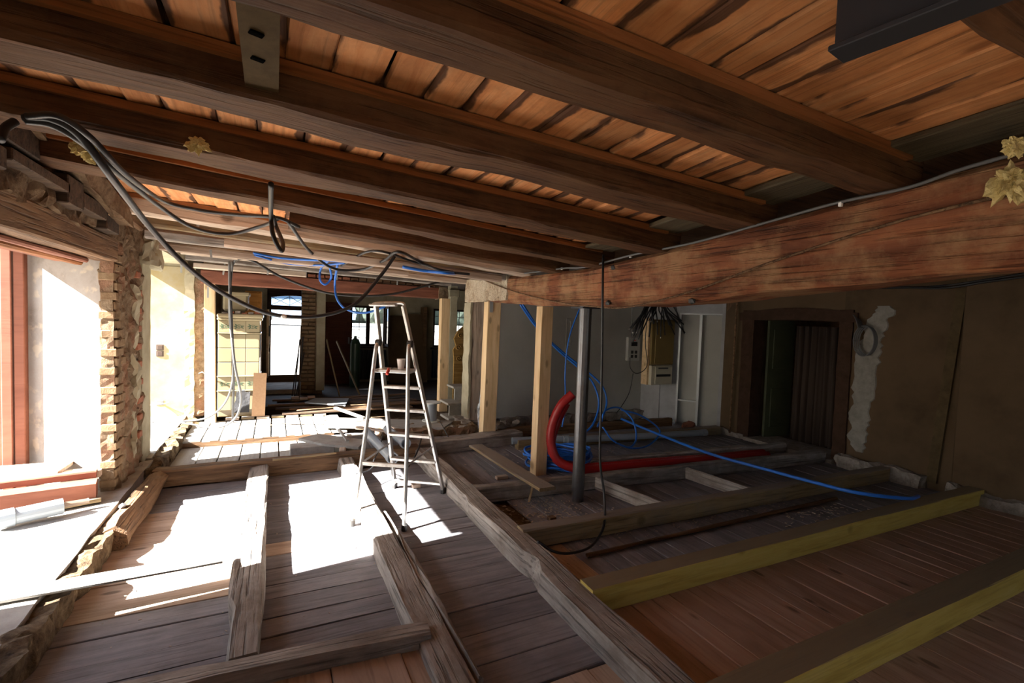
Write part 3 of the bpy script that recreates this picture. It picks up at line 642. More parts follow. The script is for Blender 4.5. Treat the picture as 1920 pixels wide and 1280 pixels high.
# ---- main beam
def main_beam():
    ys = [-1.2, -.3, .77, .96, 1.36, 1.94, 2.34, 2.86, 3.52, 4.34, 5.07, 5.8, 6.56]
    zbot = [2.0, 1.98, 1.96, 1.95, 1.925, 1.90, 1.86, 1.835, 1.845, 1.87, 1.90, 1.94, 2.0]
    vs = []; fs = []; prof_n = 10; r = random.Random(5); step = .09; y = -1.2; rowsn = 0
    while y <= 6.57:
        k = 0
        while k < len(ys)-2 and ys[k+1] < y: k += 1
        t = (y-ys[k])/(ys[k+1]-ys[k]); zbt = zbot[k]+(zbot[k+1]-zbot[k])*t; zt = zr(y)+.01
        w0, w1 = 2.50, 2.84
        P = [(w0+.03, zbt), (w1-.03, zbt+.01), (w1, zbt+.05), (w1, zt-.03), (w1-.03, zt), (w0+.03, zt), (w0, zt-.04), (w0-.006, zbt+(zt-zbt)*.62), (w0+.004, zbt+(zt-zbt)*.34), (w0, zbt+.035)]
        for j, (x, z) in enumerate(P):
            q_ = V((x*2, y*1.6, z*3+j))
            vs.append((x+.022*noise.noise(q_), y, z+.018*noise.noise(q_+V((7, 7, 7)))+r.uniform(-.003, .003)))
        rowsn += 1; y += step
    for i in range(rowsn-1):
        for j in range(prof_n):
            a = i*prof_n+j; b = i*prof_n+(j+1) % prof_n; fs.append((a, b, b+prof_n, a+prof_n))
    fs.append(tuple(range(prof_n))); fs.append(tuple((rowsn-1)*prof_n+j for j in range(prof_n)))
    return [(v[1], -(v[0]-2.67), v[2]-2.1) for v in vs], fs
mbr = empty('main_beam', (2.67, 0, 2.1), 'massive cracked red-brown main beam running from upper right to the posts', 'beam')
vs, fs = main_beam(); mm = mesh_from('timber', vs, fs, M['main'])
mobj('timber', mm, Matrix.Translation((2.67, 0, 2.1)) @ Matrix.Rotation(math.pi/2, 4, 'Z'), mbr)
rough_slab('whitewashed_end', (2.484, 5.2, 1.94), (2.53, 6.58, 2.26), M['limewood'], mbr, amp=.014, cell=.05, freq=6)
for (yy, zz) in ((3.25, 1.87), (3.2, 2.16), (2.35, 1.87)):
    tag(lump('peg', (2.495, yy, zz), (.03, .06, .05), M['darkp'], mbr, seed=yy, sub=1), None)
# header beam over the passage to the rear room, with bricks on top
hb = empty('header_beam', (-.9, 8, 2.05), 'red-brown painted header beam above the passage to the rear room', 'beam')
beam('timber', (-.92, 8.0, 2.165), (2.60, 8.0, 2.12), .2, .185, M['header'], hb, seed=77, jit=.004)
rough_slab('plaster_end', (2.5, 7.88, 2.02), (2.66, 8.12, 2.24), M['mortar'], hb, amp=.02, cell=.04)
rk = random.Random(2)
for k in range(24):
    x = -.55+k*.125
    box('brick', (x, 7.93, 2.265-.004*k*.4), (x+.11, 8.06, 2.265-.0016*k+rk.uniform(.03, .06)), M['brick_red'] if k < 13 else M['oldbrown'], hb, .006)
rough_slab('rubble_fill', (-.9, 8.08, 2.25), (2.6, 8.2, 2.78), M['mortar'], hb, amp=.04, cell=.07)
# pale laths and battens under the far joists
LT = [(-1.0, 5.15, 2.34, 2.45, 5.2, 2.21, 'oldgrey'), (-1.0, 5.85, 2.38, 2.45, 5.9, 2.25, 'oldbrown'), (-1.05, 6.0, 2.33, 1.5, 6.05, 2.25, 'fpale'), (-.95, 6.55, 2.36, 2.5, 6.6, 2.24, 'palepost'), (-1.0, 7.25, 2.36, 2.5, 7.3, 2.25, 'oldgrey'), (-.95, 7.5, 2.28, .4, 7.52, 2.26, 'palepost'), (-.4, 4.95, 2.30, 2.3, 5.0, 2.17, 'fpale')]
for i, (x0, y0, z0, x1, y1, z1, mt) in enumerate(LT):
    o = beam('ceiling_batten', (x0, y0, z0), (x1, y1, z1), .07 if i % 2 else .10, .075, M[mt], None, seed=90+i, jit=.004)
    tag(o, ['greyish batten under the far ceiling, nearest of the pale battens', 'brown batten under the far ceiling behind the black cable loop', 'short pale batten over the passage, right of the yellow reveal', 'pale worn batten under the far ceiling above the blue conduit', 'grey batten in front of the red header beam', 'short pale batten end just above the header beam, left side', 'narrow pale batten on the underside of the joists above the ladder', 'reddish batten directly above the header beam'][i], 'batten', 'battens under the far ceiling')
# galvanised hanger straps
hs_ = [(395, 470, 5.9), (372, 410, 5.2), (610, 490, 7.2), (435, 465, 6.2), (420, 505, 7.6), (497, 455, 6.0), (503, 505, 7.4), (574, 510, 7.6), (632, 515, 7.6), (780, 448, 5.6), (850, 505, 6.6), (905, 495, 6.3), (715, 490, 6.6), (745, 525, 7.5), (805, 530, 7.5), (390, 548, 7.85), (938, 546, 5.95), (678, 480, 6.4), (340, 500, 7.4)]
sm = box_mesh('hanger', .022, .004, .15, M['galv'])
hs_.sort()
for i, (px, py, Y) in enumerate(hs_):
    p = at(px, py, Y=Y)
    o = mobj('hanger_strap', sm, Matrix.Translation(p) @ Matrix.Rotation(rnd.uniform(-.15, .15), 4, 'Y'))
    tag(o, f'thin galvanised hanger strap under the far ceiling, {ORD[i]} from the left of the straps', 'hanger', 'galvanised hanger straps')

# ---- steel beam end, top right
sb = empty('steel_beam', (1.05, .5, 2.3), 'blue-black steel beam end hanging at the top right of the photo', 'steel beam')
P0, P1 = V((1.06, .64, 2.285)), V((1.20, -.3, 2.285))
obox('lower_flange', P0, P1, .075, .012, M['darksteel'], sb, bev=.002)
obox('web', P0+V((0, 0, .07)), P1+V((0, 0, .07)), .012, .14, M['darksteel'], sb)
obox('upper_flange', P0+V((0, 0, .14)), P1+V((0, 0, .14)), .075, .012, M['darksteel'], sb, bev=.002)

# ================================================================== POSTS
def post(name, foot, top, w, d, mat, label, strap=None, base=None, **kw):
    r = empty(name, foot, label, 'post')
    beam('shaft', foot, top, w, d, mat, r, up=V((0, 1, 0)), **kw)
    return r
TP = M['newpine']
p1 = post('timber_post', (2.665, 6.05, .05), (2.665, 6.0, 1.955), .19, .15, TP, 'new light pine post with a metal strap, right of the old grey post', jit=.002, ch=.004, seed=1)
for o in (): pass
obox('strap', (2.61, 5.915, 1.80), (2.61, 5.915, 2.02), .05, .004, M['galv'], p1, up=V((0, 1, 0)))
obox('foot_plate', (2.60, 5.97, .05), (2.60, 5.97, .13), .04, .004, M['galv'], p1, up=V((0, 1, 0)))
p2 = post('timber_post', (2.665, 4.6, .0), (2.665, 4.58, 1.865), .14, .13, TP, 'slim new pine post in front of the red conduit, under the main beam', jit=.002, ch=.004, seed=2)
p3 = post('timber_post', (2.78, 6.85, .16), (2.78, 6.83, 2.06), .27, .2, M['palepost'], 'thick old grey-brown post standing on stone under the whitewashed beam end', jit=.007, seed=3)
rough_slab('stone_base', (2.52, 6.6, -.05), (2.9, 7.1, .17), M['rock'], p3, amp=.03, cell=.06)
rough_slab('plaster_edge', (2.625, 6.72, .2), (2.66, 6.98, 1.95), M['plaster_cream'], p3, amp=.012, cell=.05)
p4 = post('timber_post', (2.58, 7.80, .12), (2.58, 7.80, 2.03), .15, .13, TP, 'new pine post under the right end of the red header beam', jit=.002, ch=.004, seed=4)
p5 = post('timber_post', (-.80, 8.0, .05), (-.82, 8.0, 2.07), .13, .12, TP, 'new pine post at the left end of the header beam, beside the tiled stove', jit=.002, ch=.004, seed=5)
p6 = post('cream_column', (2.98, 8.55, .15), (2.98, 8.55, 2.3), .15, .15, M['plaster_cream'], 'narrow cream peeling column beside the stair, behind the pine post', jit=.006, seed=6)
box('capital', (2.88, 8.45, 2.10), (3.08, 8.65, 2.24), M['plaster_cream'], p6, .01)
# tubular steel prop
sp = empty('steel_prop', (2.60, 3.74, 0), 'thick grey steel tube prop standing in a hole between the floor timbers', 'prop')
lathe('tube', [(.001, -.04), (.058, -.04), (.058, 1.86), (.001, 1.86)], M['steel'], Matrix.Translation((2.625, 3.76, 0)) @ Matrix.Rotation(math.radians(.2), 4, 'Y'), sp, seg=28)
box('head_plate', (2.53, 3.66, 1.835), (2.72, 3.86, 1.848), M['darksteel'], sp)
# rear brick pillar
bp_ = struct(box('wall_pillar', (.48, 10.08, .10), (.86, 10.42, 2.42), M['mortar']))
zz = .16; row = 0
while zz < 2.06:
    x = .465
    for L in ((.13, .13) if row % 2 else (.26,)):
        box('brick', (x, 10.03+rk.uniform(-.008, .008), zz), (x+L-.012, 10.12, zz+.062), M['brick'], bp_, .006); x += L
    zz += .077; row += 1
box('plaster_side', (.735, 10.04, .2), (.90, 10.1, 2.3), M['plaster_cream'], bp_, .01)

# ================================================================== FLOOR TIMBERS
G = M['oldgrey']
def ftim(label, p0, p1, w, h, mat=G, **kw):
    o = beam('floor_joist', p0, p1, w, h, mat, None, **kw); tag(o, label, 'beam', 'floor timbers'); return o
ftim('long grey floor girder with a mortise notch, right of the stepladder', (1.60, .9, .06), (1.60, 5.55, .07), .17, .16, seed=101, jit=.008, notches=((1.75, 1.86, 1, .05), (3.0, 3.06, 1, .02)))
t2 = ftim('split weathered floor timber under the left feet of the stepladder', (.735, .9, .045), (.725, 5.55, .05), .15, .15, seed=102, jit=.012)
o = beam('split_strip', (.845, 1.9, .065), (.83, 3.9, .07), .035, .09, G, None, seed=103, jit=.012); tag(o, 'long splintered strip broken off along the right side of the split timber', 'splinter')
ftim('short weathered floor timber left of the sunlit bay, tapering at its near end', (-.125, 2.44, .045), (-.125, 5.50, .05), .17, .15, seed=104, jit=.010, notches=((0, .5, 1, .03),))
ftim('near cross timber notched into the split timber at the bottom of the photo', (-1.1, 2.44, .062), (.72, 2.29, .062), .12, .15, seed=105, jit=.007)
ftim('far cross timber closing the sunlit bays, brown on its near face', (-1.02, 5.56, .08), (1.56, 5.58, .08), .16, .17, M['oldbrown'], seed=106, jit=.008)
ftim('grey timber continuing right of the girder to below the posts', (1.5, 5.72, .08), (3.1, 5.95, .08), .22, .17, seed=107, jit=.01)
ftim('brown log-like edge timber along the rubble of the left opening', (-1.00, 4.15, .08), (-.97, 5.6, .08), .16, .18, M['oldbrown'], seed=108, jit=.02, ch=.05)
def duo(label, p0, p1, w, h, side, top):
    r = empty('floor_joist', p0, label, 'beam', 'floor timbers')
    beam('timber', p0, p1, w, h, side, r, seed=rnd.randrange(999), jit=.003, ch=.006)
    return r
ftim('dusty cross timber between the steel prop and the yellow timber', (1.66, 3.10, .08), (6.35, 2.98, .08), .11, .155, M['cross'], seed=110, jit=.004)
ftim('yellow treated timber crossing the middle of the right floor', (1.67, 2.265, .08), (6.45, 2.21, .08), .13, .155, M['yellow'], seed=111, jit=.002, ch=.004)
ftim('yellow treated timber nearest the camera at the bottom right', (1.67, 1.345, .08), (6.45, 1.345, .08), .15, .155, M['yellow'], seed=112, jit=.002, ch=.004)
ftim('grey cross timber just in front of the red conduit', (1.68, 4.06, .08), (6.4, 3.72, .08), .10, .15, G, seed=113, jit=.006)
ftim('thin grey timber behind the red conduit, reaching the right wall', (3.3, 4.52, .06), (6.4, 4.25, .06), .09, .13, G, seed=114, jit=.006)
ftim('far grey timber below the electrical cabinet', (2.9, 5.6, .06), (6.4, 5.35, .06), .13, .13, M['cross'], seed=115, jit=.008)
ftim('old grey timber near the foot of the grey partition wall', (2.9, 6.25, .06), (6.1, 6.1, .06), .13, .13, M['oldbrown'], seed=116, jit=.01)
for i, (x0, y0, x1, y1) in enumerate(((2.95, 3.96, 3.10, 3.15), (4.12, 3.84, 4.22, 3.1))):
    o = beam('spacer_board', (x0, y0, .075), (x1, y1, .075), .032, .13, G, None, seed=120+i, jit=.003); tag(o, ['thin spacer board on edge right of the steel prop', 'thin spacer board on edge under the blue conduit line'][i], 'spacer', 'spacer boards')
o = beam('loose_plank', (2.17, 5.25, .195), (2.19, 3.60, .215), .17, .028, M['cross'], None, seed=130, jit=.004); tag(o, 'loose weathered plank lying diagonally across the timbers near the pine posts', 'plank')
o = beam('thin_batten', (2.05, 2.79, .02), (5.10, 2.80, .02), .035, .025, M['oldbrown'], None, seed=131, jit=.003); tag(o, 'long thin dark batten lying on the grey boards between two cross timbers', 'batten')
o = beam('thin_lath', (.0, 5.46, .185), (.62, 5.47, .19), .035, .022, M['cross'], None, seed=132); tag(o, 'short thin lath lying on top of the far cross timber', 'lath')
# rubble edges along the openings
rough_slab('rubble_edge', (-1.13, 1.0, -.1), (-.99, 4.25, .145), M['earth'], floor_root, amp=.035, cell=.04, freq=7)
rough_slab('rubble_edge', (-1.19, 5.55, -.1), (-1.0, 8.3, .15), M['earth'], floor_root, amp=.045, cell=.045, freq=6)
rough_slab('rubble_edge', (1.3, 6.35, 0), (2.7, 6.75, .15), M['mortar'], floor_root, amp=.05, cell=.05, freq=7)
# ---- floor boards
FB = {}
def fboard(p0, p1, w, mat, th=.025):
    L = (V(p1)-V(p0)).length; key = (round(L, 2), round(w, 2), mat.name)
    if key not in FB: FB[key] = beam_mesh('floor_board', L, round(w, 2)-(.014 if mat.name.startswith('whitish') else .005), th, mat, jit=.0018, ch=.003, step=.5, seed=len(FB))
    m = frame(p0, p1) @ Matrix.Rotation(rnd.uniform(-.008, .008), 4, 'X')
    return mobj('floor_board', FB[key], m, floor_root)
def bay_x(x0, x1, y0, y1, mats, wmin=.17, wmax=.23, z=0.0, skew=.04):
    y = y0
    while y < y1:
        w_ = round(rnd.uniform(wmin, wmax), 2); 
        if y+w_ > y1+.1: break
        zz = z-.0125+rnd.uniform(-.003, .003); yc = y+w_/2
        fboard((x0, yc, zz), (x1, yc+rnd.uniform(-.003, .003), zz), w_, mats(yc)); y += w_
def bay_y(x0, x1, y0, y1, mats, wmin=.13, wmax=.17, z=0.0):
    x = x0
    while x < x1:
        w_ = round(rnd.uniform(wmin, wmax), 2); zz = z-.0125+rnd.uniform(-.0025, .0025); xc = x+w_/2
        fboard((xc, y0, zz), (xc+rnd.uniform(-.003, .003), y1, zz), w_, mats(xc)); x += w_
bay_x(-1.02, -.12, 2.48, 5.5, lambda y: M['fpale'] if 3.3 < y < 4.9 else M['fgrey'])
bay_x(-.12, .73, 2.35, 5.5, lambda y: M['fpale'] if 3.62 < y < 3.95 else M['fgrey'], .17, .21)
bay_x(.73, 1.60, 1.88, 5.5, lambda y: M['fgrey'], .19, .23)
bay_y(-1.05, .66, .7, 2.40, lambda x: M['fpale'], .28, .36, z=.07)
bay_y(.76, 1.6, .7, 1.86, lambda x: M['fpale'], .30, .42)
bay_y(1.68, 6.45, .6, 2.27, lambda x: M['fred'], .13, .17)
bay_y(1.68, 1.98, 2.27, 3.1, lambda x: M['fpale'], .14, .16)
bay_y(1.99, 6.45, 2.27, 4.05, lambda x: M['fgrey'], .14, .18)
bay_y(1.68, 6.45, 4.05, 6.2, lambda x: M['fgrey'], .14, .2)
# sunlit boards beyond the far cross timber: a lower and an upper level
bay_y(-1.0, .66, 5.64, 6.92, lambda x: M['fwhite'], .19, .24, z=.015)
bay_y(-1.0, .75, 6.90, 8.05, lambda x: M['fwhite'], .18, .22, z=.10)
obox('board_edge', (-1.0, 6.91, .04), (.75, 6.91, .04), .02, .09, M['oldbrown'], floor_root)
bay_y(.9, 2.6, 5.85, 6.9, lambda x: M['fgrey'], .18, .22, z=.06)
# dark debris zone before the rear room
for i in range(9):
    y = 8.1+i*.15
    o = beam('loose_plank', (-.02+rk.uniform(-.1, .4), y, .16+rk.uniform(-.02, .04)), (2.45+rk.uniform(-.5, .1), y+rk.uniform(-.08, .08), .17+rk.uniform(-.02, .04)), .12, .03, M['oldbrown'] if i % 3 else M['dkwood'], None, seed=200+i)
    tag(o, f'{JN[i]} dusty brown plank of the loose floor before the rear room, counting from the front', 'plank', 'loose planks before the rear room')

# ================================================================== STEPLADDER
F1, F2 = V((.585, 3.96, 0)), V((.945, 3.72, 0)); R1, R2 = V((1.09, 4.70, 0)), V((1.49, 4.40, 0))
lad = empty('stepladder', (1.0, 4.1, 0), 'aluminium stepladder with round tube legs standing between the floor timbers', 'ladder')
Fm = (F1+F2)/2; Rm = (R1+R2)/2; wdir = (F2-F1).normalized(); ddir = (Fm-Rm).normalized()
T1 = at(705, 572, Y=4.12); T2 = at(756, 572, Y=4.00)
def rail_pt(R, T, z): return R.lerp(T, z/T.z)
# rear climbing rails with steps
for R, T in ((R1, T1), (R2, T2)):
    rl = obox('rail', R+V((0, 0, .03)), T, .024, .055, M['alu'], lad, up=ddir, bev=.004)
    obox('rubber_foot', R, R+V((0, 0, .05)), .035, .065, M['darkp'], lad, up=ddir, bev=.006)
zP = 1.235; zV = 1.47
for z in (.10, .34, .60, .85, 1.07)[0:5]:
    a, b = rail_pt(R1, T1, z), rail_pt(R2, T2, z)
    if z > .05: obox('step', a, b, .075 if z > .2 else .03, .022, M['alu'], lad, bev=.003)
V1 = rail_pt(R1, T1, zV)+ddir*.03; V2 = rail_pt(R2, T2, zV)+ddir*.03
# front support legs: round tubes bent over at the hinge
for F, Vv in ((F1, V1), (F2, V2)):
    d = (Vv-F); q_ = F+d*.93+ddir*.03
    lg = tube('front_leg', [F+V((0, 0, .03)), F+d*.5+ddir*.0, q_, Vv+V((0, 0, .0)), Vv-ddir*.05+V((0, 0, .0))], .017, M['alu'], lad, seg=12, n=6)
    lathe('rubber_foot', [(.001, 0), (.022, 0), (.024, .05), (.001, .055)], M['darkp'], Matrix.Translation(F), lad, seg=12)
    lathe('hinge', [(.001, -.02), (.03, -.02), (.03, .02), (.001, .02)], M['darkp'], frame(Vv, Vv+wdir) @ Matrix.Rotation(math.pi/2, 4, 'Y'), lad, seg=12)
obox('cross_bar', F1.lerp(V1, .33), F2.lerp(V2, .33), .02, .03, M['alu'], lad, bev=.003)
for (F, Vv, R, T) in ((F1, V1, R1, T1), (F2, V2, R2, T2)):
    obox('side_bar', F.lerp(Vv, .33), rail_pt(R, T, .50), .004, .018, M['alu'], lad)
# platform
pa, pb = rail_pt(R1, T1, zP), rail_pt(R2, T2, zP); fa, fb = F1.lerp(V1, zP/zV), F2.lerp(V2, zP/zV)
pc = (pa+pb+fa+fb)/4
obox('platform', (pa+fa)/2, (pb+fb)/2, (pa-fa).length*1.02, .028, M['alu'], lad, up=V((0, 0, 1)), bev=.004)
# top handle and tray
tube('top_handle', [T1-wdir*.03, T1+V((0, 0, .015)), T1.lerp(T2, .5)+V((0, 0, .02)), T2+V((0, 0, .015)), T2+V((0, 0, -.03))], .013, M['alu'], lad, n=4)
obox('tool_tray', T1-wdir*.05, T1.lerp(T2, .75), .07, .018, M['alu'], lad, bev=.004)
cp = V((.985, 4.12, pc.z+.0145))
cupo = lathe('paper_cup', [(.026, 0), (.026, .002), (.036, .085), (.038, .088), (.035, .088), (.025, .006), (.001, .006)], M['cup'], Matrix.Translation(cp), seg=20)
tag(cupo, 'white paper cup standing on the stepladder platform', 'cup')
th = empty('screwdriver', tuple(pc-(pb-pa).normalized()*.06+V((0, 0, .03))), 'tool with a red handle lying over the edge of the ladder platform', 'tool')
hp = V((.86, 4.02, pc.z+.028))
tube('handle', [hp, hp+ddir*.06+wdir*.02-V((0, 0, .012)), hp+ddir*.10+wdir*.03-V((0, 0, .03))], .013, M['redhandle'], th, seg=10, n=4)
tube('blade', [hp, hp-ddir*.12+V((0, 0, .0))], .004, M['steel'], th, seg=6)

# ================================================================== CABLES
def under(px, py, Y, r):
    """hang the point at depth Y, but never above the underside of the joists; Y<0 means on the plane X=-Y"""
    if Y < 0: return at(px, py, X=-Y)
    p = at(px, py, Y=Y)
    if p.x < 2.4 and py < 560:
        k = 0
        while p.z > zb(p.x, p.y)-r-(.002 if p.y < 4.85 else .10) and k < 200: Y -= .02; k += 1; p = at(px, py, Y=Y)
    return p
def cable(name, spec, r, mat, label, group='black cables slung under the joists', n=10, seg=10):
    pts = [under(px, py, Y, r) for px, py, Y in spec]
    o = tube(name, pts, r, mat, None, seg=seg, n=n); tag(o, label, 'cable', group); return o
cable('electric_cable', [(45, 222, 2.50), (95, 222, 2.5), (150, 255, 2.52), (215, 340, 2.7), (285, 430, 3.3), (355, 503, 3.6), (430, 556, 3.9), (515, 590, 4.2), (600, 592, 4.5), (665, 570, 4.6), (715, 515, 4.7), (740, 480, 4.75)], .016, M['black'], 'thickest black cable, swinging lowest from the upper left to the middle')
cable('electric_cable', [(48, 226, 2.50), (100, 235, 2.5), (155, 268, 2.56), (215, 320, 2.8), (290, 380, 3.6), (360, 425, 4.0), (430, 438, 4.3), (495, 422, 4.6), (520, 410, 4.8)], .014, M['black'], 'black cable forming the shallow loop that ends at the joist knot')
cable('electric_cable', [(50, 218, 2.48), (110, 218, 2.48), (170, 258, 2.5), (240, 330, 2.8), (310, 378, 3.9), (380, 395, 4.3), (450, 403, 4.6), (520, 408, 4.9), (560, 425, 5.1)], .013, M['black'], 'upper black cable running nearly level to the knot under the joists')
cable('electric_cable', [(540, 415, 4.9), (580, 470, 5.1), (625, 503, 5.2), (680, 505, 5.3), (720, 488, 5.3), (748, 472, 5.3), (790, 492, 5.5), (830, 508, 5.8), (880, 514, 6.0)], .014, M['black'], 'black cable sagging between the knot and the main beam end')
cable('electric_cable', [(508, 345, 3.52), (508, 400, 3.5), (512, 440, 3.5), (527, 470, 3.5), (530, 455, 3.6), (518, 425, 3.8), (512, 405, 4.0)], .014, M['black'], 'black cable hanging in a tight narrow loop from the dark joist')
cable('electric_cable', [(436, 800, 8.0), (438, 700, 7.2), (434, 600, 6.8), (432, 520, 6.7), (440, 490, 6.7), (470, 487, 6.7), (530, 520, 6.8), (620, 550, 6.9), (720, 553, 6.9), (800, 535, 6.9), (870, 512, 6.9)], .016, M['black'], 'black cable across the header beam, sagging to the right')
cable('electric_cable', [(640, 498, 6.5), (700, 470, 6.3), (780, 492, 6.2), (840, 508, 6.3), (905, 512, 6.4)], .012, M['black'], 'thin black cable along the far battens towards the whitewashed beam end')
cable('electric_cable', [(430, 490, 6.6), (432, 580, 6.8), (440, 680, 7.0), (452, 745, 7.3), (440, 785, 7.5), (405, 801, 7.6), (350, 794, 7.7), (300, 788, 7.8), (282, 792, 7.85)], .014, M['grey_cable'], 'grey sunlit cable looping down past the stove to the left threshold', 'cables by the tiled stove')
cable('electric_cable', [(436, 490, 6.65), (430, 580, 6.9), (438, 690, 7.2), (425, 750, 7.5), (390, 782, 7.7), (340, 790, 7.8), (290, 790, 7.9)], .013, M['grey_cable'], 'second grey cable curving left below the pine post by the stove', 'cables by the tiled stove')
cable('electric_cable', [(0, 262, 2.55), (10, 240, 2.6), (28, 228, 2.7)], .016, M['black'], 'short piece of black cable at the extreme upper left')
cable('electric_cable', [(920, 516, -2.465), (985, 512, -2.465), (1055, 503, -2.465), (1100, 500, -2.465), (1185, 478, -2.465), (1300, 455, -2.465), (1440, 416, -2.465), (1570, 380, -2.465), (1700, 352, -2.465), (1800, 318, -2.465), (1915, 285, -2.465)], .008, M['grey_cable'], 'grey cable clipped along the top edge of the main beam', 'cables on the main beam')
cable('electric_cable', [(895, 520, -2.465), (960, 545, -2.465), (1040, 565, -2.465), (1120, 575, -2.465), (1180, 575, -2.465), (1290, 548, -2.465), (1450, 490, -2.465), (1650, 425, -2.465), (1800, 385, -2.465), (1915, 360, -2.465)], .007, M['oldbrown'], 'thin brown conduit crossing the face of the main beam diagonally', 'cables on the main beam')
cable('electric_cable', [(1131, 478, 3.3), (1130, 540, 3.2), (1129, 650, 3.2), (1127, 760, 3.2), (1125, 860, 3.2), (1133, 930, 3.15), (1132, 985, 3.0), (1110, 1022, 2.85), (1075, 1036, 2.8), (1040, 1034, 2.8), (1008, 1015, 2.85)], .010, M['black'], 'single black cable hanging straight down beside the steel prop', 'cables on the main beam')
for i, (px, py, Y) in enumerate(((1577, 382, 1.42), (1183, 480, 2.98), (1054, 503, 4.0))):
    tag(box('cable_clip', at(px, py, Y=Y)-V((.012, .008, .014)), at(px, py, Y=Y)+V((.006, .008, .010)), M['tape'], None, .002), ['white cable clip near the right end of the main beam', 'white cable clip on the main beam where the black cable drops', 'white cable clip on the main beam left of the hanging black cable'][i], 'clip', 'white cable clips')
tag(lump('tape_wrap', at(532, 594, Y=4.2), (.045, .05, .04), M['tape'], None, seed=1, sub=1), 'white tape wrapped round the low black cable', 'tape')
tag(lump('tape_wrap', at(748, 474, Y=5.3), (.045, .05, .04), M['tape'], None, seed=2, sub=1), 'white tape holding the cables where they meet near the ladder top', 'tape')
# right wall cable bundle and coil
for k in range(5):
    cable('wall_cable', [(1460+k*4, 552-k, 5.0), (1490+k*3, 572+k*4, 4.6), (1530, 578+k*3, 4.2), (1570, 572+k*2, 3.8), (1600+k*2, 590+k, 3.5), (1610+k*2, 615, 3.35)], .008, M['grey_cable'], f'grey cable over the right doorway, {ORD[k]} from the top of its bundle', 'cable bundle over the right doorway', n=6, seg=6)
cable('wall_cable', [(1440, 548, 5.4), (1550, 540, 4.2), (1640, 536, 3.0), (1760, 540, 2.3), (1850, 528, 1.95), (1925, 518, 1.75)], .012, M['black'], 'black cable running along the top of the brown wall to the right edge', 'cables along the brown wall')
cable('wall_cable', [(1450, 552, 5.4), (1560, 538, 4.2), (1650, 540, 3.0), (1760, 536, 2.3), (1850, 524, 1.95), (1925, 512, 1.75)], .010, M['black'], 'second black cable just above its twin along the brown wall', 'cables along the brown wall')
cc = empty('cable_coil', (6.42, 3.3, 1.62), 'small coil of grey cable hanging on the white plaster band by the right doorway', 'cable coil')
for k in range(4):
    ring = [V((6.46-.012*k, 3.30+.10*math.cos(a)*(1+.05*k)+.01*k, 1.60+.17*math.sin(a)*(1+.03*k))) for a in [2*math.pi*j/14 for j in range(15)]]
    tube('loop', ring, .008, M['grey_cable'], cc, seg=6, n=3)

# ---- blue conduits
def blue(spec, label, r=.012, group='blue plastic conduits', n=8):
    pts = [under(s_[0], s_[1], s_[2], r) for s_ in spec]
    o = tube('blue_conduit', pts, r, M['blue'], None, seg=8, n=n); return tag(o, label, 'conduit', group)
blue([(475, 474, 6.2), (530, 484, 6.3), (600, 488, 6.4), (650, 490, 6.5)], 'upper straight blue conduit resting on the far battens')
blue([(478, 478, 6.2), (540, 494, 6.3), (600, 497, 6.4), (645, 493, 6.5)], 'slightly sagging blue conduit below its straight twin on the far battens')
blue([(618, 486, 6.3), (602, 503, 6.3), (600, 524, 6.3), (610, 533, 6.3), (621, 520, 6.3), (618, 500, 6.3)], 'small blue conduit loop hanging under the battens', .013)
blue([(633, 495, 6.4), (628, 530, 6.3), (632, 560, 6.2), (650, 580, 6.1), (685, 586, 6.0), (722, 575, 5.9)], 'blue conduit dropping from the battens and curving to the ladder top', .013)
blue([(755, 500, 6.3), (800, 508, 6.3), (850, 512, 6.4), (868, 512, 6.5)], 'blue conduit along the far battens right of the ladder top', .016)
blue([(975, 570, 6.0), (1005, 612, 6.0), (1045, 655, 5.9), (1080, 685, 5.8), (1110, 715, 5.7), (1123, 755, 5.6), (1112, 795, 5.5), (1090, 815, 5.4)], 'blue conduit running from the beam down behind the steel prop', .015)
blue([(980, 570, 6.05), (1015, 622, 6.05), (1055, 660, 6.0), (1100, 695, 5.9), (1130, 725, 5.8), (1137, 760, 5.7), (1120, 800, 5.5)], 'second blue conduit running alongside it behind the steel prop', .015)
blue([(1088, 575, 5.6), (1068, 630, 5.6), (1060, 690, 5.6), (1060, 760, 5.6), (1054, 800, 5.6)], 'thin blue conduit hanging between the pine post and the steel prop', .010)
blue([(1128, 790, 5.1), (1135, 770, 5.15), (1160, 764, 5.2), (1185, 785, 5.1), (1193, 820, 5.0), (1180, 838, 4.9), (1150, 826, 4.9), (1130, 800, 5.0)], 'large upright blue conduit loop left of the taut line')
blue([(1165, 768, 5.3), (1200, 778, 5.2), (1232, 800, 5.1), (1236, 815, 5.0), (1215, 835, 4.9), (1185, 840, 4.85), (1155, 830, 4.8)], 'second blue conduit loop reaching towards the electrical cabinet')
blue([(1165, 785, 5.5), (1240, 816, 4.7), (1330, 850, 3.85), (1430, 878, 3.25), (1530, 905, 2.72), (1610, 924, 2.35), (1700, 934, 2.17), (1722, 930, 2.2)], 'taut blue conduit line stretching across the right floor to the yellow timber', .017, n=6)
bc = empty('conduit_coil', (3.1, 4.85, 0), 'flat pile of coiled blue conduit on the boards behind the steel prop', 'conduit coil')
rq = random.Random(9)
for k in range(11):
    cx, cy, rx, ry = 3.12+rq.uniform(-.1, .12), 4.80+rq.uniform(-.08, .08), .38+rq.uniform(-.12, .06), .36+rq.uniform(-.10, .05)
    ph = rq.uniform(0, 6.28); z0 = .02+.017*k
    ring = [V((cx+rx*math.cos(ph+a), cy+ry*math.sin(ph+a), z0+.02*math.sin(2*a+k))) for a in [2*math.pi*j/16 for j in range(17)]]
    tube('loop', ring, .014, M['blue'], bc, seg=6, n=3)
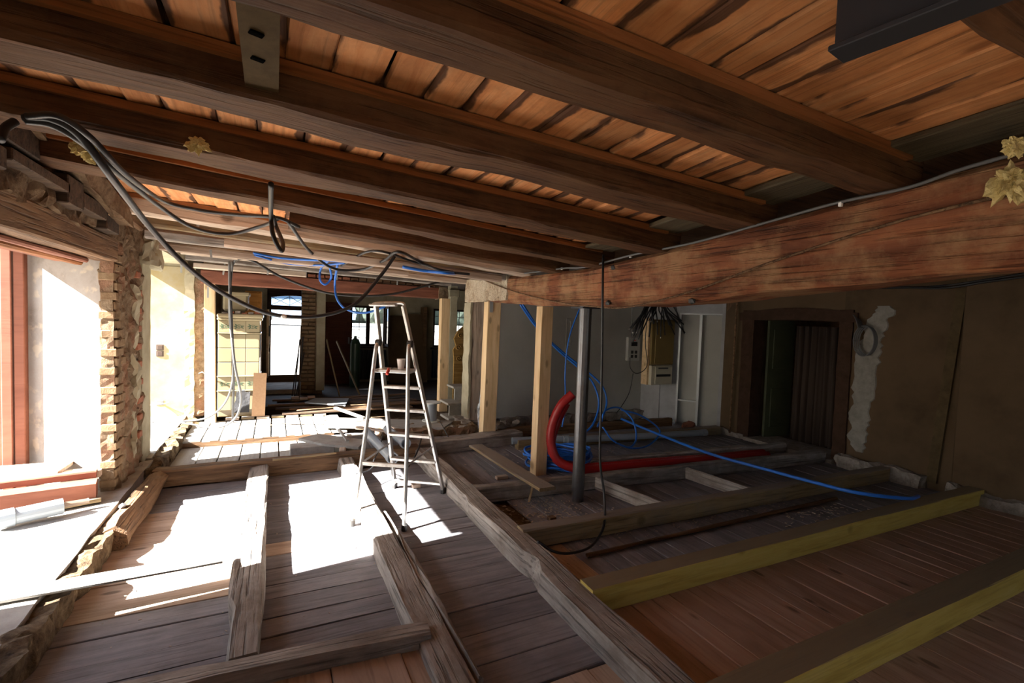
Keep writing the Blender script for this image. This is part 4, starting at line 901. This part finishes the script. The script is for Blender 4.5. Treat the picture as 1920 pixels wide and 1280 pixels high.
# ---- red conduit
rp = empty('red_conduit', (2.9, 4.3, 0), 'thick red ribbed conduit lying along the floor with one end bent upright', 'conduit')
tube('pipe', [V((5.75, 4.02, .07)), V((4.9, 4.12, .075)), V((4.0, 4.22, .075)), V((3.2, 4.32, .07)), V((2.98, 4.36, .10)), at(1045, 862, Y=4.45), at(1033, 830, Y=4.5), at(1036, 795, Y=4.5), at(1052, 760, Y=4.45), at(1074, 738, Y=4.4)], .052, M['red'], rp, seg=14, ribs=.06)
tube('pipe', [V((5.8, 4.12, .07)), V((4.9, 4.20, .07)), V((4.0, 4.30, .075)), V((3.2, 4.42, .07)), at(1044, 862, Y=4.62), at(1034, 830, Y=4.68), at(1045, 790, Y=4.7), at(1062, 755, Y=4.65)], .050, M['red'], rp, seg=14, ribs=.06)
tag(lump('red_conduit_end', (5.95, 5.55, .12), (.28, .16, .14), M['header'], None, seed=4), 'crumpled dark red conduit end at the foot of the white corner wall', 'conduit')
# ---- grey plastic pipes
def pipe(name, a, b, r, label, group):
    rr = empty(name, tuple(a), label, 'pipe', group); d = V(b)-V(a); L = d.length
    m = frame(a, b) @ Matrix.Rotation(math.pi/2, 4, 'Y')
    lathe('barrel', [(r*.9, 0), (r, 0), (r, L), (r*.9, L), (r*.9, 0)], M['pvc'], m, rr)
    lathe('socket', [(r*1.0, L-.09), (r*1.13, L-.085), (r*1.13, L), (r*.98, L+.001), (r*.98, L-.09)], M['pvc'], m, rr)
    return rr
pipe('grey_pipe', (1.08, 6.25, .21), (1.12, 4.95, .225), .055, 'grey plastic drain pipe poking out under the stepladder, lower one', 'grey pipes behind the ladder')
pipe('grey_pipe', (1.34, 6.30, .22), (1.38, 5.45, .235), .055, 'grey plastic drain pipe beside it, upper one behind the stepladder', 'grey pipes behind the ladder')
pipe('grey_pipe', (2.84, 5.62, .11), (3.65, 5.50, .10), .045, 'grey plastic pipe lying behind the pine posts by the red conduit', 'grey pipes on the floor')
pipe('grey_pipe', (3.6, 5.45, .10), (5.9, 5.15, .10), .045, 'long dark grey pipe lying along the floor below the electrical cabinet', 'grey pipes on the floor')
pipe('grey_pipe', (-1.36, 4.50, .245), (-1.66, 4.36, .24), .055, 'short light grey plastic pipe on the sunlit threshold at the left edge', 'grey pipes on the floor')

# ================================================================== THINGS ON THE LEFT THRESHOLD
tb = empty('timber_stack', (-1.7, 5.0, .16), 'stack of red-brown painted timbers lying on the sunlit threshold', 'timber')
def tpart(a, b, w, h, m, **k): return beam('timber', a, b, w, h, M[m], tb, jit=.003, ch=.004, **k)
tpart((-2.1, 4.62, .265), (-1.24, 4.78, .265), .16, .13, 'redframe', seed=1)
tpart((-2.1, 4.76, .36), (-1.27, 4.90, .36), .10, .05, 'redframe', seed=2)
tpart((-2.1, 5.06, .385), (-1.50, 5.04, .385), .32, .03, 'fpale', seed=3)
tpart((-2.1, 4.92, .34), (-1.26, 4.98, .34), .14, .05, 'fpale', seed=4)
o = beam('narrow_plank', (-2.1, 4.40, .195), (-1.20, 4.72, .20), .06, .035, M['cross'], None, seed=5); tag(o, 'narrow weathered plank in front of the red-brown timber stack', 'plank')
o = beam('narrow_plank', (-1.75, 4.42, .235), (-1.24, 4.60, .235), .05, .03, M['fpale'], None, seed=6); tag(o, 'shorter plank beside the grey pipe on the left threshold', 'plank')
o = beam('white_lath', (-1.85, 3.26, .205), (-.27, 3.38, .175), .13, .02, M['fwhite'], None, seed=7, jit=.001); tag(o, 'long pale lath bridging the left threshold and the sunlit bay', 'lath')
tag(lump('glass_shard', (-1.02, 4.52, .19), (.07, .06, .04), M['pvc'], None, seed=4, sub=1), 'small grey stone on the brown edge timber at the left', 'stone')

# ================================================================== SCRAP BEYOND THE SUNLIT BAY
def slab(name, pts, th, mat, label, cat, z):
    vs = [(x, y, zz) for x, y, zz in pts]+[(x, y, zz-th) for x, y, zz in pts]; n = len(pts)
    fs = [tuple(range(n)), tuple(range(2*n-1, n-1, -1))]+[(i, (i+1) % n, n+(i+1) % n, n+i) for i in range(n)]
    o = mobj(name, mesh_from(name, vs, fs, mat)); return tag(o, label, cat)
slab('white_board', [(.63, 7.0, .17), (2.14, 6.38, .17), (2.44, 6.78, .17), (.68, 7.56, .17)], .035, M['fwhite'], 'large white board lying beyond the stepladder, its left half sunlit', 'board', 0)
slab('stone_slab', [(.28, 6.30, .185), (.52, 6.47, .185), (1.04, 6.05, .165), (.90, 5.76, .16), (.52, 6.0, .175)], .03, M['concrete'], 'broken pale stone slab tilted in the scrap left of the grey pipes', 'slab', 0)
box('stone_block', (.18, 5.98, .015), (.66, 6.22, .15), M['concrete'], None, .008); tag(bpy.data.objects['stone_block'], 'pale porous block under the broken slab at the sunlit edge', 'block')
box('stone_block', (.40, 6.50, .02), (1.15, 6.62, .12), M['concrete'], None, .008); tag(bpy.data.objects['stone_block.001'], 'long pale block behind the broken slab', 'block')
slab('bluish_panel', [(.47, 8.6, .23), (1.05, 8.14, .235), (1.2, 8.8, .235), (.66, 9.0, .23)], .02, M['pvc'], 'dark bluish-grey panel lying flat beyond the sunlit boards', 'panel', 0)
o = obox('white_pole', (.85, 7.75, .27), (1.2, 7.25, .19), .045, .03, M['fwhite']); tag(o, 'short white lath leaning on the far boards left of the ladder', 'lath')
o = beam('scrap_plank', (.98, 6.6, .22), (1.6, 5.95, .20), .10, .02, M['fpale'], None, seed=9); tag(o, 'splintered pale plank across the grey pipes behind the ladder', 'plank')
o = beam('scrap_plank', (.76, 6.6, .215), (.80, 5.95, .20), .04, .02, M['fwhite'], None, seed=19); tag(o, 'narrow white lath lying over the broken slab', 'plank')
o = beam('scrap_plank', (.72, 5.72, .09), (.77, 6.1, .09), .07, .12, M['palepost'], None, seed=29); tag(o, 'short pale timber end at the black gap behind the far cross timber', 'plank')
for i in range(7):
    x = -.62+i*.2; o = box('parquet_piece', (x, 8.02+(i % 2)*.02, .105), (x+.17, 8.14+(i % 2)*.02, .13), M['cross'] if i % 2 else M['fpale'], None, .003)
    tag(o, f'{JN[i]} short parquet piece from the left in the row in front of the stove', 'wood block', 'parquet pieces in front of the stove')
for i in range(6):
    x, y, zz = .28+(i % 3)*.13, 8.9+(i//3)*.13, .19+(i % 2)*.03
    o = box('parquet_piece', (x, y, zz), (x+.12, y+.12, zz+.03), M['fpale'] if i % 2 else M['oldbrown'], None, .003); tag(o, f'short parquet piece in the {["front", "rear"][i//3]} row by the brick pillar, {ORD[i % 3]} from the left', 'wood block', 'parquet pieces by the brick pillar')
# cable reel
rl = empty('cable_reel', (1.98, 7.0, .27), 'white plastic cable reel standing on the board behind the ladder', 'reel')
rm = Matrix.Translation((2.10, 6.85, .172))
lathe('lower_flange', [(.001, 0), (.13, 0), (.13, .012), (.001, .012)], M['whitep'], rm, rl, 28)
lathe('core', [(.001, .012), (.085, .012), (.085, .27), (.001, .27)], M['pvc'], rm, rl, 24)
lathe('upper_flange', [(.001, .27), (.14, .27), (.14, .285), (.001, .285)], M['whitep'], rm, rl, 28)
cable('electric_cable', [(706, 868, 5.0), (690, 882, 4.9), (668, 888, 4.8)], .006, M['black'], 'thin cable end on the boards below the grey pipes', 'thin cables around the ladder')
cable('electric_cable', [(718, 810, 5.6), (712, 840, 5.4), (700, 865, 5.2), (706, 868, 5.0)], .006, M['black'], 'thin black cable over the grey pipes behind the ladder', 'thin cables around the ladder')
cable('electric_cable', [(793, 810, 5.3), (783, 845, 5.0), (770, 868, 4.9), (762, 880, 4.8)], .009, M['black'], 'thick black strap hanging by the right side of the ladder', 'thin cables around the ladder')
cable('electric_cable', [(825, 790, 6.2), (850, 830, 5.9), (890, 842, 5.7), (905, 842, 5.6)], .006, M['black'], 'thin cable curving on the dusty timber right of the ladder', 'thin cables around the ladder')
# stones at the base of the posts
for i, (x, y, s) in enumerate(((2.45, 6.4, .12), (2.95, 6.3, .16), (3.1, 6.45, .14), (2.3, 6.5, .1), (3.35, 6.5, .12), (2.75, 6.35, .1))):
    tag(lump('rubble_stone', (x, y, .1+s*.3), (s*1.3, s, s*.8), M['rock'], None, seed=i, sub=2), ['rubble stone left of the old post, nearest to it', 'rubble stone under the crumpled plastic sheet, the largest', 'rubble stone right behind the large pine post foot', 'smallest rubble stone left of the old grey post', 'rubble stone farthest right behind the pine post', 'small rubble stone in front of the crumpled plastic sheet'][i], 'stone', 'rubble stones at the old post')
# crumpled plastic
bm = bmesh.new(); bmesh.ops.create_icosphere(bm, subdivisions=3, radius=.5)
for v in bm.verts:
    v.co *= 1+.5*noise.noise(v.co*7); v.co = V((v.co.x*.16, v.co.y*.16, v.co.z*.5+.04*math.sin(v.co.x*20)))
me = bpy.data.meshes.new('plastic_sheet'); bm.to_mesh(me); bm.free(); me.materials.append(M['rag'])
tag(mobj('plastic_sheet', me, Matrix.Translation(V((2.72, 6.35, .33)))), 'crumpled grey-white plastic sheet between the old post and the pine post', 'plastic sheet')
# chips and debris scattered on the floor
rd = random.Random(21); vs = []; fs = []
def chip(x, y, s, z=0.004):
    a = rd.uniform(0, 3.14); L = s*rd.uniform(1, 3); w_ = s*rd.uniform(.4, 1); h = s*.35; ca, sa = math.cos(a), math.sin(a); b = len(vs)
    for zz in (z, z+h):
        for u, v in ((-L, -w_), (L, -w_), (L, w_), (-L, w_)): vs.append((x+(u*ca-v*sa)/2, y+(u*sa+v*ca)/2, zz))
    fs.extend([(b, b+3, b+2, b+1), (b+4, b+5, b+6, b+7)]+[(b+i, b+(i+1) % 4, b+4+(i+1) % 4, b+4+i) for i in range(4)])
for k in range(330): chip(rd.gauss(2.25, .22), rd.gauss(3.62, .2), rd.choice([.006, .008, .012]))
for k in range(120): chip(rd.uniform(1.8, 4.5), rd.gauss(2.95, .06), rd.choice([.006, .01]))
for k in range(140): chip(rd.uniform(-.9, 1.5), rd.uniform(2.5, 5.4), rd.choice([.004, .007]))
for k in range(90): chip(rd.gauss(4.6, .35), rd.gauss(2.65, .12), rd.choice([.008, .014]))
for k in range(160): chip(rd.uniform(2, 5.8), rd.uniform(4.6, 6.3), rd.choice([.008, .012]))
o = mobj('debris', mesh_from('debris', vs, fs, M['debris'])); tag(o, 'wood chips and plaster crumbs scattered over the floor boards', 'debris', kind='stuff')
for i, (x, y, z, L, a) in enumerate(((2.14, 4.55, .02, .13, .3), (3.75, 3.95, .02, .10, .1), (2.3, 3.28, .02, .12, .9), (2.12, 3.42, .02, .06, 1.2), (1.25, 4.62, .02, .08, .2))):
    o = box('wood_offcut', (x, y, z-.02), (x+L, y+.06, z+.015), M['fpale'] if i % 2 == 0 else M['oldbrown'], None, .003); tag(o, ['pale offcut on the boards left of the loose plank', 'small offcut on the dark boards right of the steel prop', 'pale chip on the rubble between the girder and the cross timber', 'little brown offcut standing in the sawdust', 'small block in the sunlight behind the ladder'][i], 'offcut', 'wood offcuts on the floor')
tag(beam('peg_stick', (2.15, 3.86, .02), (2.14, 3.78, .19), .02, .02, M['newpine'], None, seed=3), 'short pale stick standing against the loose plank', 'stick')

# ================================================================== TILED STOVE
st = empty('tiled_stove', (-.5, 8.5, .1), 'cream tiled stove with green sprig tiles left of the passage', 'stove')
x0, x1, ys, ye = -.74, -.20, 8.22, 8.82
box('base', (x0, ys+.02, .12), (x1-.01, ye, .30), M['tile'], st, .01)
box('body', (x0+.012, ys+.03, .25), (x1-.02, ye, 1.62), M['tile'], st)
rowsT = [(.22, .50, 0), (.515, .72, 1), (.735, .94, 0), (.945, 1.15, 0), (1.155, 1.36, 0), (1.385, 1.56, 1)]
sprig_me = None
def sprig():
    vs = []; fs = []
    def leaf(cx, cz, a, L, w_):
        b = len(vs)
        for (u, v) in ((0, 0), (L*.5, w_), (L, 0), (L*.5, -w_)):
            vs.append((cx+u*math.cos(a)-v*math.sin(a), -.0008, cz+u*math.sin(a)+v*math.cos(a)))
        fs.append((b, b+1, b+2, b+3))
    for k in range(10):
        a = math.radians(k*36); leaf(.034*math.cos(a), .028*math.sin(a), a+1.9, .022, .005)
    for a in (-2.5, 3.1, 2.5, .15, -.5): leaf(.02*math.cos(a), .01*math.sin(a), a, .055, .009)
    for a in (.9, 2.0, -1.4): leaf(0, -.005, a, .025, .006)
    return mesh_from('sprig_motif', vs, fs, M['tilegreen'])
sprig_me = sprig()
nt_ = 3; tw = (x1-x0)/nt_
for (z0, z1, motif) in rowsT:
    for c_ in range(nt_):
        tl = box('tile', (x0+c_*tw+.002, ys, z0), (x0+(c_+1)*tw-.002, ys+.035, z1-.003), M['tile'], st, .004)
        if motif: mobj('sprig_motif', sprig_me, Matrix.Translation((x0+(c_+.5)*tw, ys-.001, (z0+z1)/2)), tl)
    for c_ in range(3):
        box('tile', (x1-.03, ys+c_*.2+.003, z0), (x1+.006, ys+(c_+1)*.2-.003, z1-.003), M['tile'], st, .004)
for zz in (.505, .722, 1.365): box('ledge', (x0-.005, ys-.014, zz-.004), (x1+.02, ye, zz+.016), M['tile'], st, .004)
box('cornice', (x0-.01, ys-.03, 1.56), (x1+.035, ye, 1.60), M['tile'], st, .01); box('cornice', (x0-.01, ys-.045, 1.60), (x1+.05, ye, 1.66), M['tile'], st, .015)
for yy in (8.30, 8.36, 8.42, 8.48): box('grille_bar', (x1+.004, yy, 1.0), (x1+.012, yy+.02, 1.50), M['darksteel'], st)
box('iron_door', (x1+.004, 8.5, 1.10), (x1+.014, 8.66, 1.34), M['darksteel'], st)
box('upper_stage', (x0+.05, ys+.1, 1.70), (-.36, ye-.05, 1.98), M['tile'], st, .03); box('upper_cornice', (x0+.03, ys+.08, 1.93), (-.34, ye-.03, 1.99), M['tile'], st, .012)
for i in range(6): tag(box('stove_rubble', (x0+.05+i*.085, ys+.0, 1.662), (x0+.12+i*.085, ys+.07, 1.68+.012*(i % 3)), M['brick_red'] if i % 2 else M['rock'], None, .004), f'brick fragment on top of the tiled stove, {ORD[i]} from the left', 'rubble', 'brick fragments on the stove')
cb = empty('wooden_cabinet', (-.2, 9.6, 1.7), 'orange wooden cabinet corner seen above the stove', 'cabinet')
box('body', (-.46, 9.5, .13), (-.20, 9.8, 2.06), M['orangewood'], cb, .01); box('door', (-.44, 9.485, 1.75), (-.22, 9.5, 2.03), M['orangewood'], cb, .006); box('door_panel', (-.40, 9.478, 1.8), (-.26, 9.486, 1.98), M['orangewood'], cb, .003)
o = obox('leaning_board', (-.20, 8.06, .14), (-.18, 8.14, .78), .175, .02, M['mdf'], None, up=V((0, 1, 0))); tag(o, 'brown fibreboard piece leaning against the lower right corner of the stove', 'board')
vs = [(-.52, 8.1, .2), (-.32, 8.1, .2), (-.31, 8.16, .50), (-.36, 8.16, .49), (-.39, 8.16, .52), (-.49, 8.16, .51), (-.50, 8.13, .38), (-.53, 8.12, .3)]
n = len(vs); vs += [(x, y+.012, z) for x, y, z in vs]; fs = [tuple(range(n)), tuple(range(2*n-1, n-1, -1))]+[(i, (i+1) % n, n+(i+1) % n, n+i) for i in range(n)]
tag(mobj('slate_piece', mesh_from('slate_piece', vs, fs, M['slate'])), 'jagged black slate sheet leaning on the stove base', 'slate')
# switches on the yellow reveal
sw = empty('light_switch', (-1.45, 8.27, 1.1), 'double brown light switch on the cream-yellow reveal', 'switch')
pS = at(300, 657, Y=8.275)
box('plate', pS+V((-.045, -.008, .004)), pS+V((.045, .004, .085)), M['brownsw'], sw, .004); box('plate', pS+V((-.045, -.008, -.085)), pS+V((.045, .004, -.004)), M['brownsw'], sw, .004)
for s in (-.045, .045): box('rocker', pS+V((-.03, -.014, s-.028)), pS+V((.03, -.006, s+.028)), M['brownsw'], sw, .004)
so_ = empty('open_socket', (-1.45, 8.27, .4), 'open wall socket box with white wires sticking out of the yellow reveal', 'socket')
pS = at(300, 755, Y=8.275); box('box', pS+V((-.045, -.006, -.035)), pS+V((.045, .006, .035)), M['grey_cable'], so_, .004)
for k in range(4): tube('wire', [pS, pS+V((.03*(k-1.5), -.04, -.01)), pS+V((.075*(k-1.5), -.05, -.02+.012*k))], .004, M['tape'], so_, seg=5, n=4)
tube('wall_wire', [(-.97, 8.22, .78), (-.92, 8.18, .80), (-.88, 8.18, .76)], .008, M['grey_cable']); tag(bpy.data.objects['wall_wire'], 'short wire stub sticking out of the bare masonry by the pine post', 'wire')

# ================================================================== ELECTRICAL CABINET, SOCKET BOX
ec = empty('electrical_cabinet', (6.1, 6.3, .7), 'ochre electrical cabinet with a cream fuse box below, on the corner wall', 'electrical cabinet')
ex0, ex1, ey = 5.60, 6.08, 6.30
def em(px, py): return at(px, py, Y=6.15)
b0 = em(1219, 722); b1 = em(1268, 600)
box('back_board', (b0.x-.02, 6.22, b0.z), (b0.x+.02, 6.36, b1.z+.02), M['newpine'], ec)
box('housing', (b0.x+.02, 6.18, b0.z+.34), (b1.x, 6.36, b1.z), M['cabwood'], ec, .006)
box('front_panel', (b0.x+.09, 6.165, b0.z+.36), (b1.x-.01, 6.182, b1.z-.02), M['cabwood'], ec, .004)
box('fuse_box', (b0.x+.02, 6.16, b0.z), (b1.x-.02, 6.36, b0.z+.33), M['creamp'], ec, .008)
box('fuse_cover', (b0.x+.10, 6.145, b0.z+.02), (b1.x-.04, 6.165, b0.z+.31), M['creamp'], ec, .006)
box('fuse_slot', (b0.x+.12, 6.140, b0.z+.14), (b1.x-.08, 6.147, b0.z+.18), M['darkp'], ec)
box('vent', (b0.x+.16, 6.140, b0.z+.27), (b1.x-.14, 6.147, b0.z+.295), M['grey_cable'], ec)
wbn = empty('cable_bundle', tuple(em(1240, 600)), 'bundle of many cut black cables with bare tips fanning out above the electrical cabinet', 'cable bundle')
rw = random.Random(4)
for k in range(30):
    a = em(1225+rw.uniform(-12, 45), 560)+V((0, .1, .12)); ex, ey_ = 1170+rw.uniform(0, 1)*110, 600+rw.uniform(0, 35)
    if ex < 1190: ey_ += 8
    mid = em((1240+ex)/2+rw.uniform(-8, 8), 578)+V((0, rw.uniform(-.05, .05), .02)); e = em(ex, ey_)+V((0, rw.uniform(-.12, 0), 0))
    tube('cable_end', [a, mid, e], .011, M['black'], wbn, seg=6, n=4)
    if k % 3 == 0: tube('bare_tip', [e, e+(e-mid).normalized()*.025], .007, M['tape'], wbn, seg=5)
for spec in ([(1215, 575), (1210, 640), (1213, 685), (1195, 700), (1182, 690), (1181, 670)], [(1265, 560), (1272, 600), (1283, 625)], [(1187, 700), (1180, 735), (1165, 762), (1155, 775)], [(1186, 560), (1185, 600), (1184, 634)]):
    tube('hanging_wire', [at(px, py, Y=6.2) for px, py in spec], .007, M['black'] if spec[0][0] != 1186 else M['grey_cable'], wbn, seg=6, n=5)
sbx = empty('socket_box', tuple(at(1186, 655, Y=6.8)), 'grey site socket box with four outlets on the grey partition', 'socket box')
c0, c1 = at(1175, 676, Y=6.85), at(1200, 632, Y=6.85)
box('case', (c0.x, 6.83, c0.z), (c1.x, 6.90, c1.z), M['whitep'], sbx, .01)
cx = (c0.x+c1.x)/2; H = c1.z-c0.z
for dx in (-.045, .045):
    for dz in (.12, .30): box('outlet', (cx+dx-.028, 6.818, c0.z+H*dz+.0), (cx+dx+.028, 6.835, c0.z+H*dz+.055), M['darkp'], sbx, .01)
box('breaker', (cx-.07, 6.82, c0.z+H*.62), (cx+.07, 6.835, c0.z+H*.80), M['darkp'], sbx, .005); box('red_button', (cx-.012, 6.815, c0.z+H*.84), (cx+.02, 6.835, c0.z+H*.89), M['redhandle'], sbx, .004)

# ================================================================== REAR ROOM
rdr = empty('red_door', (1.2, 11.4, .13), 'dark red-brown panelled door standing in the rear room', 'door')
rx0, rx1, ry = .98, 1.56, 11.3
box('leaf', (rx0, ry, .14), (rx1, ry+.05, 1.97), M['reddoor'], rdr, .004)
for (a, b) in ((.25, .85), (1.0, 1.3), (1.42, 1.85)): box('panel', (rx0+.09, ry-.015, a), (rx1-.09, ry+.01, b), M['reddoor'], rdr, .008)
box('handle', (rx1-.07, ry-.05, 1.05), (rx1-.04, ry, 1.2), M['steel'], rdr, .004)
gc = lathe('gas_cylinder', [(.001, 0), (.10, 0), (.11, .02), (.11, .95), (.08, 1.03), (.03, 1.07), (.03, 1.12), (.001, 1.12)], M['bottle'], Matrix.Translation((1.60, 10.95, .13))); tag(gc, 'tall dark green gas cylinder in front of the rear window', 'gas cylinder')
for i, (xa, xb, lab) in enumerate(((1.75, 2.4, 'dark cast radiator under the open rear window'), (3.55, 4.5, 'dark radiator under the right rear window'))):
    r = empty('radiator', ((xa+xb)/2, YB-.1, .15), lab, 'radiator', None)
    x = xa
    while x < xb: box('section', (x, YB-.14, .2), (x+.045, YB-.04, .9), M['darksteel'], r, .008); x += .055
for i, (px, w_, lab) in enumerate(((2.72, .60, 'large dim beige board leaning on the rear wall, left one'), (3.05, .55, 'dim beige board leaning on the rear wall, right one'))):
    o = obox('beige_board', (px, 11.3-.06*i, .14), (px, 11.62-.06*i, 1.72+.05*i), w_, .02, M['plaster_dim'], None, up=V((0, 1, 0))); tag(o, lab, 'board', 'boards leaning on the rear wall')
tag(box('cupboard_side', (3.25, 11.4, .14), (3.33, 11.69, 1.95), M['oldbrown'], None), 'tall narrow brown board left of the right rear window', 'board')
for i, (xa, ya, xb, yb3, zt, w_, mt) in enumerate(((.42, 9.5, .46, 10.0, 1.45, .06, 'dkwood'), (.34, 9.45, .44, 9.98, 1.2, .03, 'darksteel'), (.40, 9.5, .50, 9.98, 1.25, .025, 'darksteel'), (.30, 9.5, .43, 9.98, 1.05, .03, 'darksteel'), (.36, 9.4, .52, 9.98, .95, .03, 'darksteel'))):
    o = obox('leaning_bar', (xa, ya, .16), (xb, yb3, zt), w_, .02, M[mt], None, up=V((1, 0, 0))); tag(o, ['widest dark plank leaning on the brick pillar', 'dark metal bar leaning on the brick pillar, thin one reaching highest after the plank', 'dark metal bar leaning on the brick pillar, nearest to the pillar foot', 'dark metal bar leaning on the brick pillar, leftmost at its foot', 'shortest dark metal bar leaning on the brick pillar'][i], 'bar', 'dark bars leaning on the brick pillar')
o = obox('leaning_plank', (1.12, 9.5, .16), (.92, 10.0, 1.2), .06, .02, M['cross'], None, up=V((1, 0, 0))); tag(o, 'pale plank leaning in the dark right of the brick pillar', 'plank')
o = obox('leaning_plank', (1.50, 9.6, .16), (1.15, 10.4, 1.15), .05, .02, M['cross'], None, up=V((1, 0, 0))); tag(o, 'thin plank leaning before the dark red door', 'plank')
tag(lump('light_patch', (1.72, 10.3, .16), (.3, .12, .02), M['whitep'], None, seed=3, sub=1), 'thin white lump standing for a light patch on the dark rear floor', 'light patch')  # light patch on the rear floor modelled as a thin white lump
o = box('low_platform', (-.2, 10.2, .13), (.62, 11.3, .22), M['concrete'], None, .01); tag(o, 'pale grey low step inside the back doorway', 'step')
# stairs with carved newel
stp = empty('stone_steps', (2.9, 7.6, .1), 'short grey stone steps between the pine post and the old post', 'steps')
box('tread', (2.42, 6.98, .12), (2.95, 7.40, .16), M['stone_step'], stp, .006); box('riser', (2.50, 7.18, .16), (2.95, 7.22, .33), M['stone_step'], stp)
box('tread', (2.46, 7.14, .33), (2.95, 7.55, .365), M['stone_step'], stp, .006); box('riser', (2.66, 7.40, .365), (3.1, 7.44, .56), M['stone_step'], stp); box('tread', (2.62, 7.36, .56), (3.1, 7.7, .595), M['stone_step'], stp, .006)
# carved baluster board: scrolled outline with thickness
CX = 2.90
cbm = [(0, -.30), (0, .55), (-.02, .72), (.03, .80), (-.01, .92), (.06, 1.06), (.14, 1.13), (.26, 1.24), (.26, -.30)]
vs = [(CX+x, 8.15, .42+z) for x, z in cbm]; n = len(vs); vs += [(x, y+.05, z) for x, y, z in vs]; fs = [tuple(range(n)), tuple(range(2*n-1, n-1, -1))]+[(i, (i+1) % n, n+(i+1) % n, n+i) for i in range(n)]
cbo = empty('carved_stair_board', (3.1, 8.15, .42), 'scrolled carved ochre stair board behind the old grey post', 'stair board')
mobj('board', mesh_from('board', vs, fs, M['carved']), Matrix.Identity(4), cbo)
for k, (cx_, cz_, rr) in enumerate(((3.00, 1.40, .05), (2.97, 1.18, .06), (2.98, .98, .05))):
    sp_ = [V((cx_+rr*(1-t*.12)*math.cos(t*1.2), 8.14, cz_+rr*(1-t*.12)*math.sin(t*1.2))) for t in range(8)]
    tube('scroll', sp_, .012, M['carved'], cbo, seg=6, n=4)

# ---- yellow wool tufts
def wool(c, s, label, seed):
    bm = bmesh.new(); bmesh.ops.create_icosphere(bm, subdivisions=4, radius=.5)
    for v in bm.verts:
        q_ = v.co*4+V((seed*9, 0, 0)); v.co *= 1+.9*noise.noise(q_)+.5*noise.noise(q_*3.1)
        v.co = V((v.co.x*s*1.3, v.co.y*s, v.co.z*s*(1.5 if v.co.z < 0 else .8)))
    me = bpy.data.meshes.new('wool_tuft'); bm.to_mesh(me); bm.free(); me.materials.append(M['foam'])
    tag(mobj('wool_tuft', me, Matrix.Translation(V(c))), label, 'insulation', 'yellow wool tufts')
wool(at(371, 268, Y=2.55), .05, 'yellow insulation tuft on the dark joist near the upper left', 1)
wool(at(165, 275, Y=2.9), .07, 'yellow insulation tuft behind the cable bend at the upper left', 2)
wool(at(1895, 335, X=2.42), .09, 'yellow insulation tuft hanging at the right edge of the photo', 3)
wool(at(1903, 270, X=2.40), .05, 'small yellow tuft above the hanging one at the right edge', 4)

# ================================================================== OUTDOORS
gr = struct(box('ground', (-60, -60, -.5), (-2.1, 12.05, -.05), M['outdoor_ground']))
struct(box('ground_front', (-2.1, -60, -.5), (60, -3.6, -.05), M['outdoor_ground']))
vs = []
for x in (-40, 60): vs += [(x, 12.05, .12), (x, 13.2, .14), (x, 19.3, 1.22), (x, 80, 1.3), (x, 80, -1), (x, 12.05, -1)]
struct(mobj('ground_rear', mesh_from('ground_rear', vs, [(0, 1, 7, 6), (1, 2, 8, 7), (2, 3, 9, 8), (0, 5, 4, 3, 2, 1), (6, 7, 8, 9, 10, 11), (5, 11, 10, 4), (0, 6, 11, 5), (3, 4, 10, 9)], M['outdoor_ground'])))
car = empty('parked_car', (.35, 22, .12), 'pale blue parked car outside the back doorway', 'car')
prof = [(-2.0, .35), (-2.05, .75), (-1.9, .95), (-1.2, 1.02), (-.7, 1.42), (.7, 1.45), (1.25, 1.05), (1.95, .92), (2.05, .6), (2.0, .35)]
cy0 = 20.0
vs = [(x+.9, cy0, 1.16+z) for x, z in prof]; n = len(vs); vs += [(x, y+1.7, z) for x, y, z in vs]; fs = [tuple(range(n)), tuple(range(2*n-1, n-1, -1))]+[(i, (i+1) % n, n+(i+1) % n, n+i) for i in range(n)]
mobj('body', mesh_from('body', vs, fs, M['carpaint']), Matrix.Identity(4), car)
vs = [(x+.9, cy0-.01, 1.16+z) for x, z in ((-1.05, 1.06), (-.62, 1.36), (.62, 1.38), (1.05, 1.08))]; n = 4; vs += [(x, y+.02, z) for x, y, z in vs]
fs = [(0, 1, 2, 3), (7, 6, 5, 4)]+[(i, (i+1) % n, n+(i+1) % n, n+i) for i in range(n)]
mobj('side_window', mesh_from('side_window', vs, fs, M['carglass']), Matrix.Identity(4), car)
for x in (-.4, 2.2):
    for y in (cy0-.02, cy0+1.55): lathe('wheel', [(.001, 0), (.33, 0), (.35, .05), (.33, .18), (.001, .18)], M['darkp'], Matrix.Translation((x, y+.18, 1.57)) @ Matrix.Rotation(math.pi/2, 4, 'X'), car)
hd = empty('hedge', (6, 30, 0), 'dark green hedge and pale wall across the yard behind the rear window', 'hedge')
for k in range(9): lump('bush', (3.0+k*1.3, 30+(k % 2)*.5, 1.9), (2.0, 1.6, 1.9+.4*(k % 3)), M['leaf'], hd, seed=k, amp=.2, sub=3)
bd = empty('building', (6, 40, 0), 'pale house far behind the hedge, seen through the rear window', 'building')
box('wall', (-8, 40, 0), (22, 46, 5), M['concrete'], bd); prism('roof', [(-8.5, 39.5), (22.5, 39.5), (22.5, 46.5), (-8.5, 46.5)], 5, 5.4, M['brick_red'], bd)
for k in range(6): box('window', (-6+k*4.4, 39.95, 1.8), (-4.8+k*4.4, 40.02, 3.4), M['carglass'], bd)
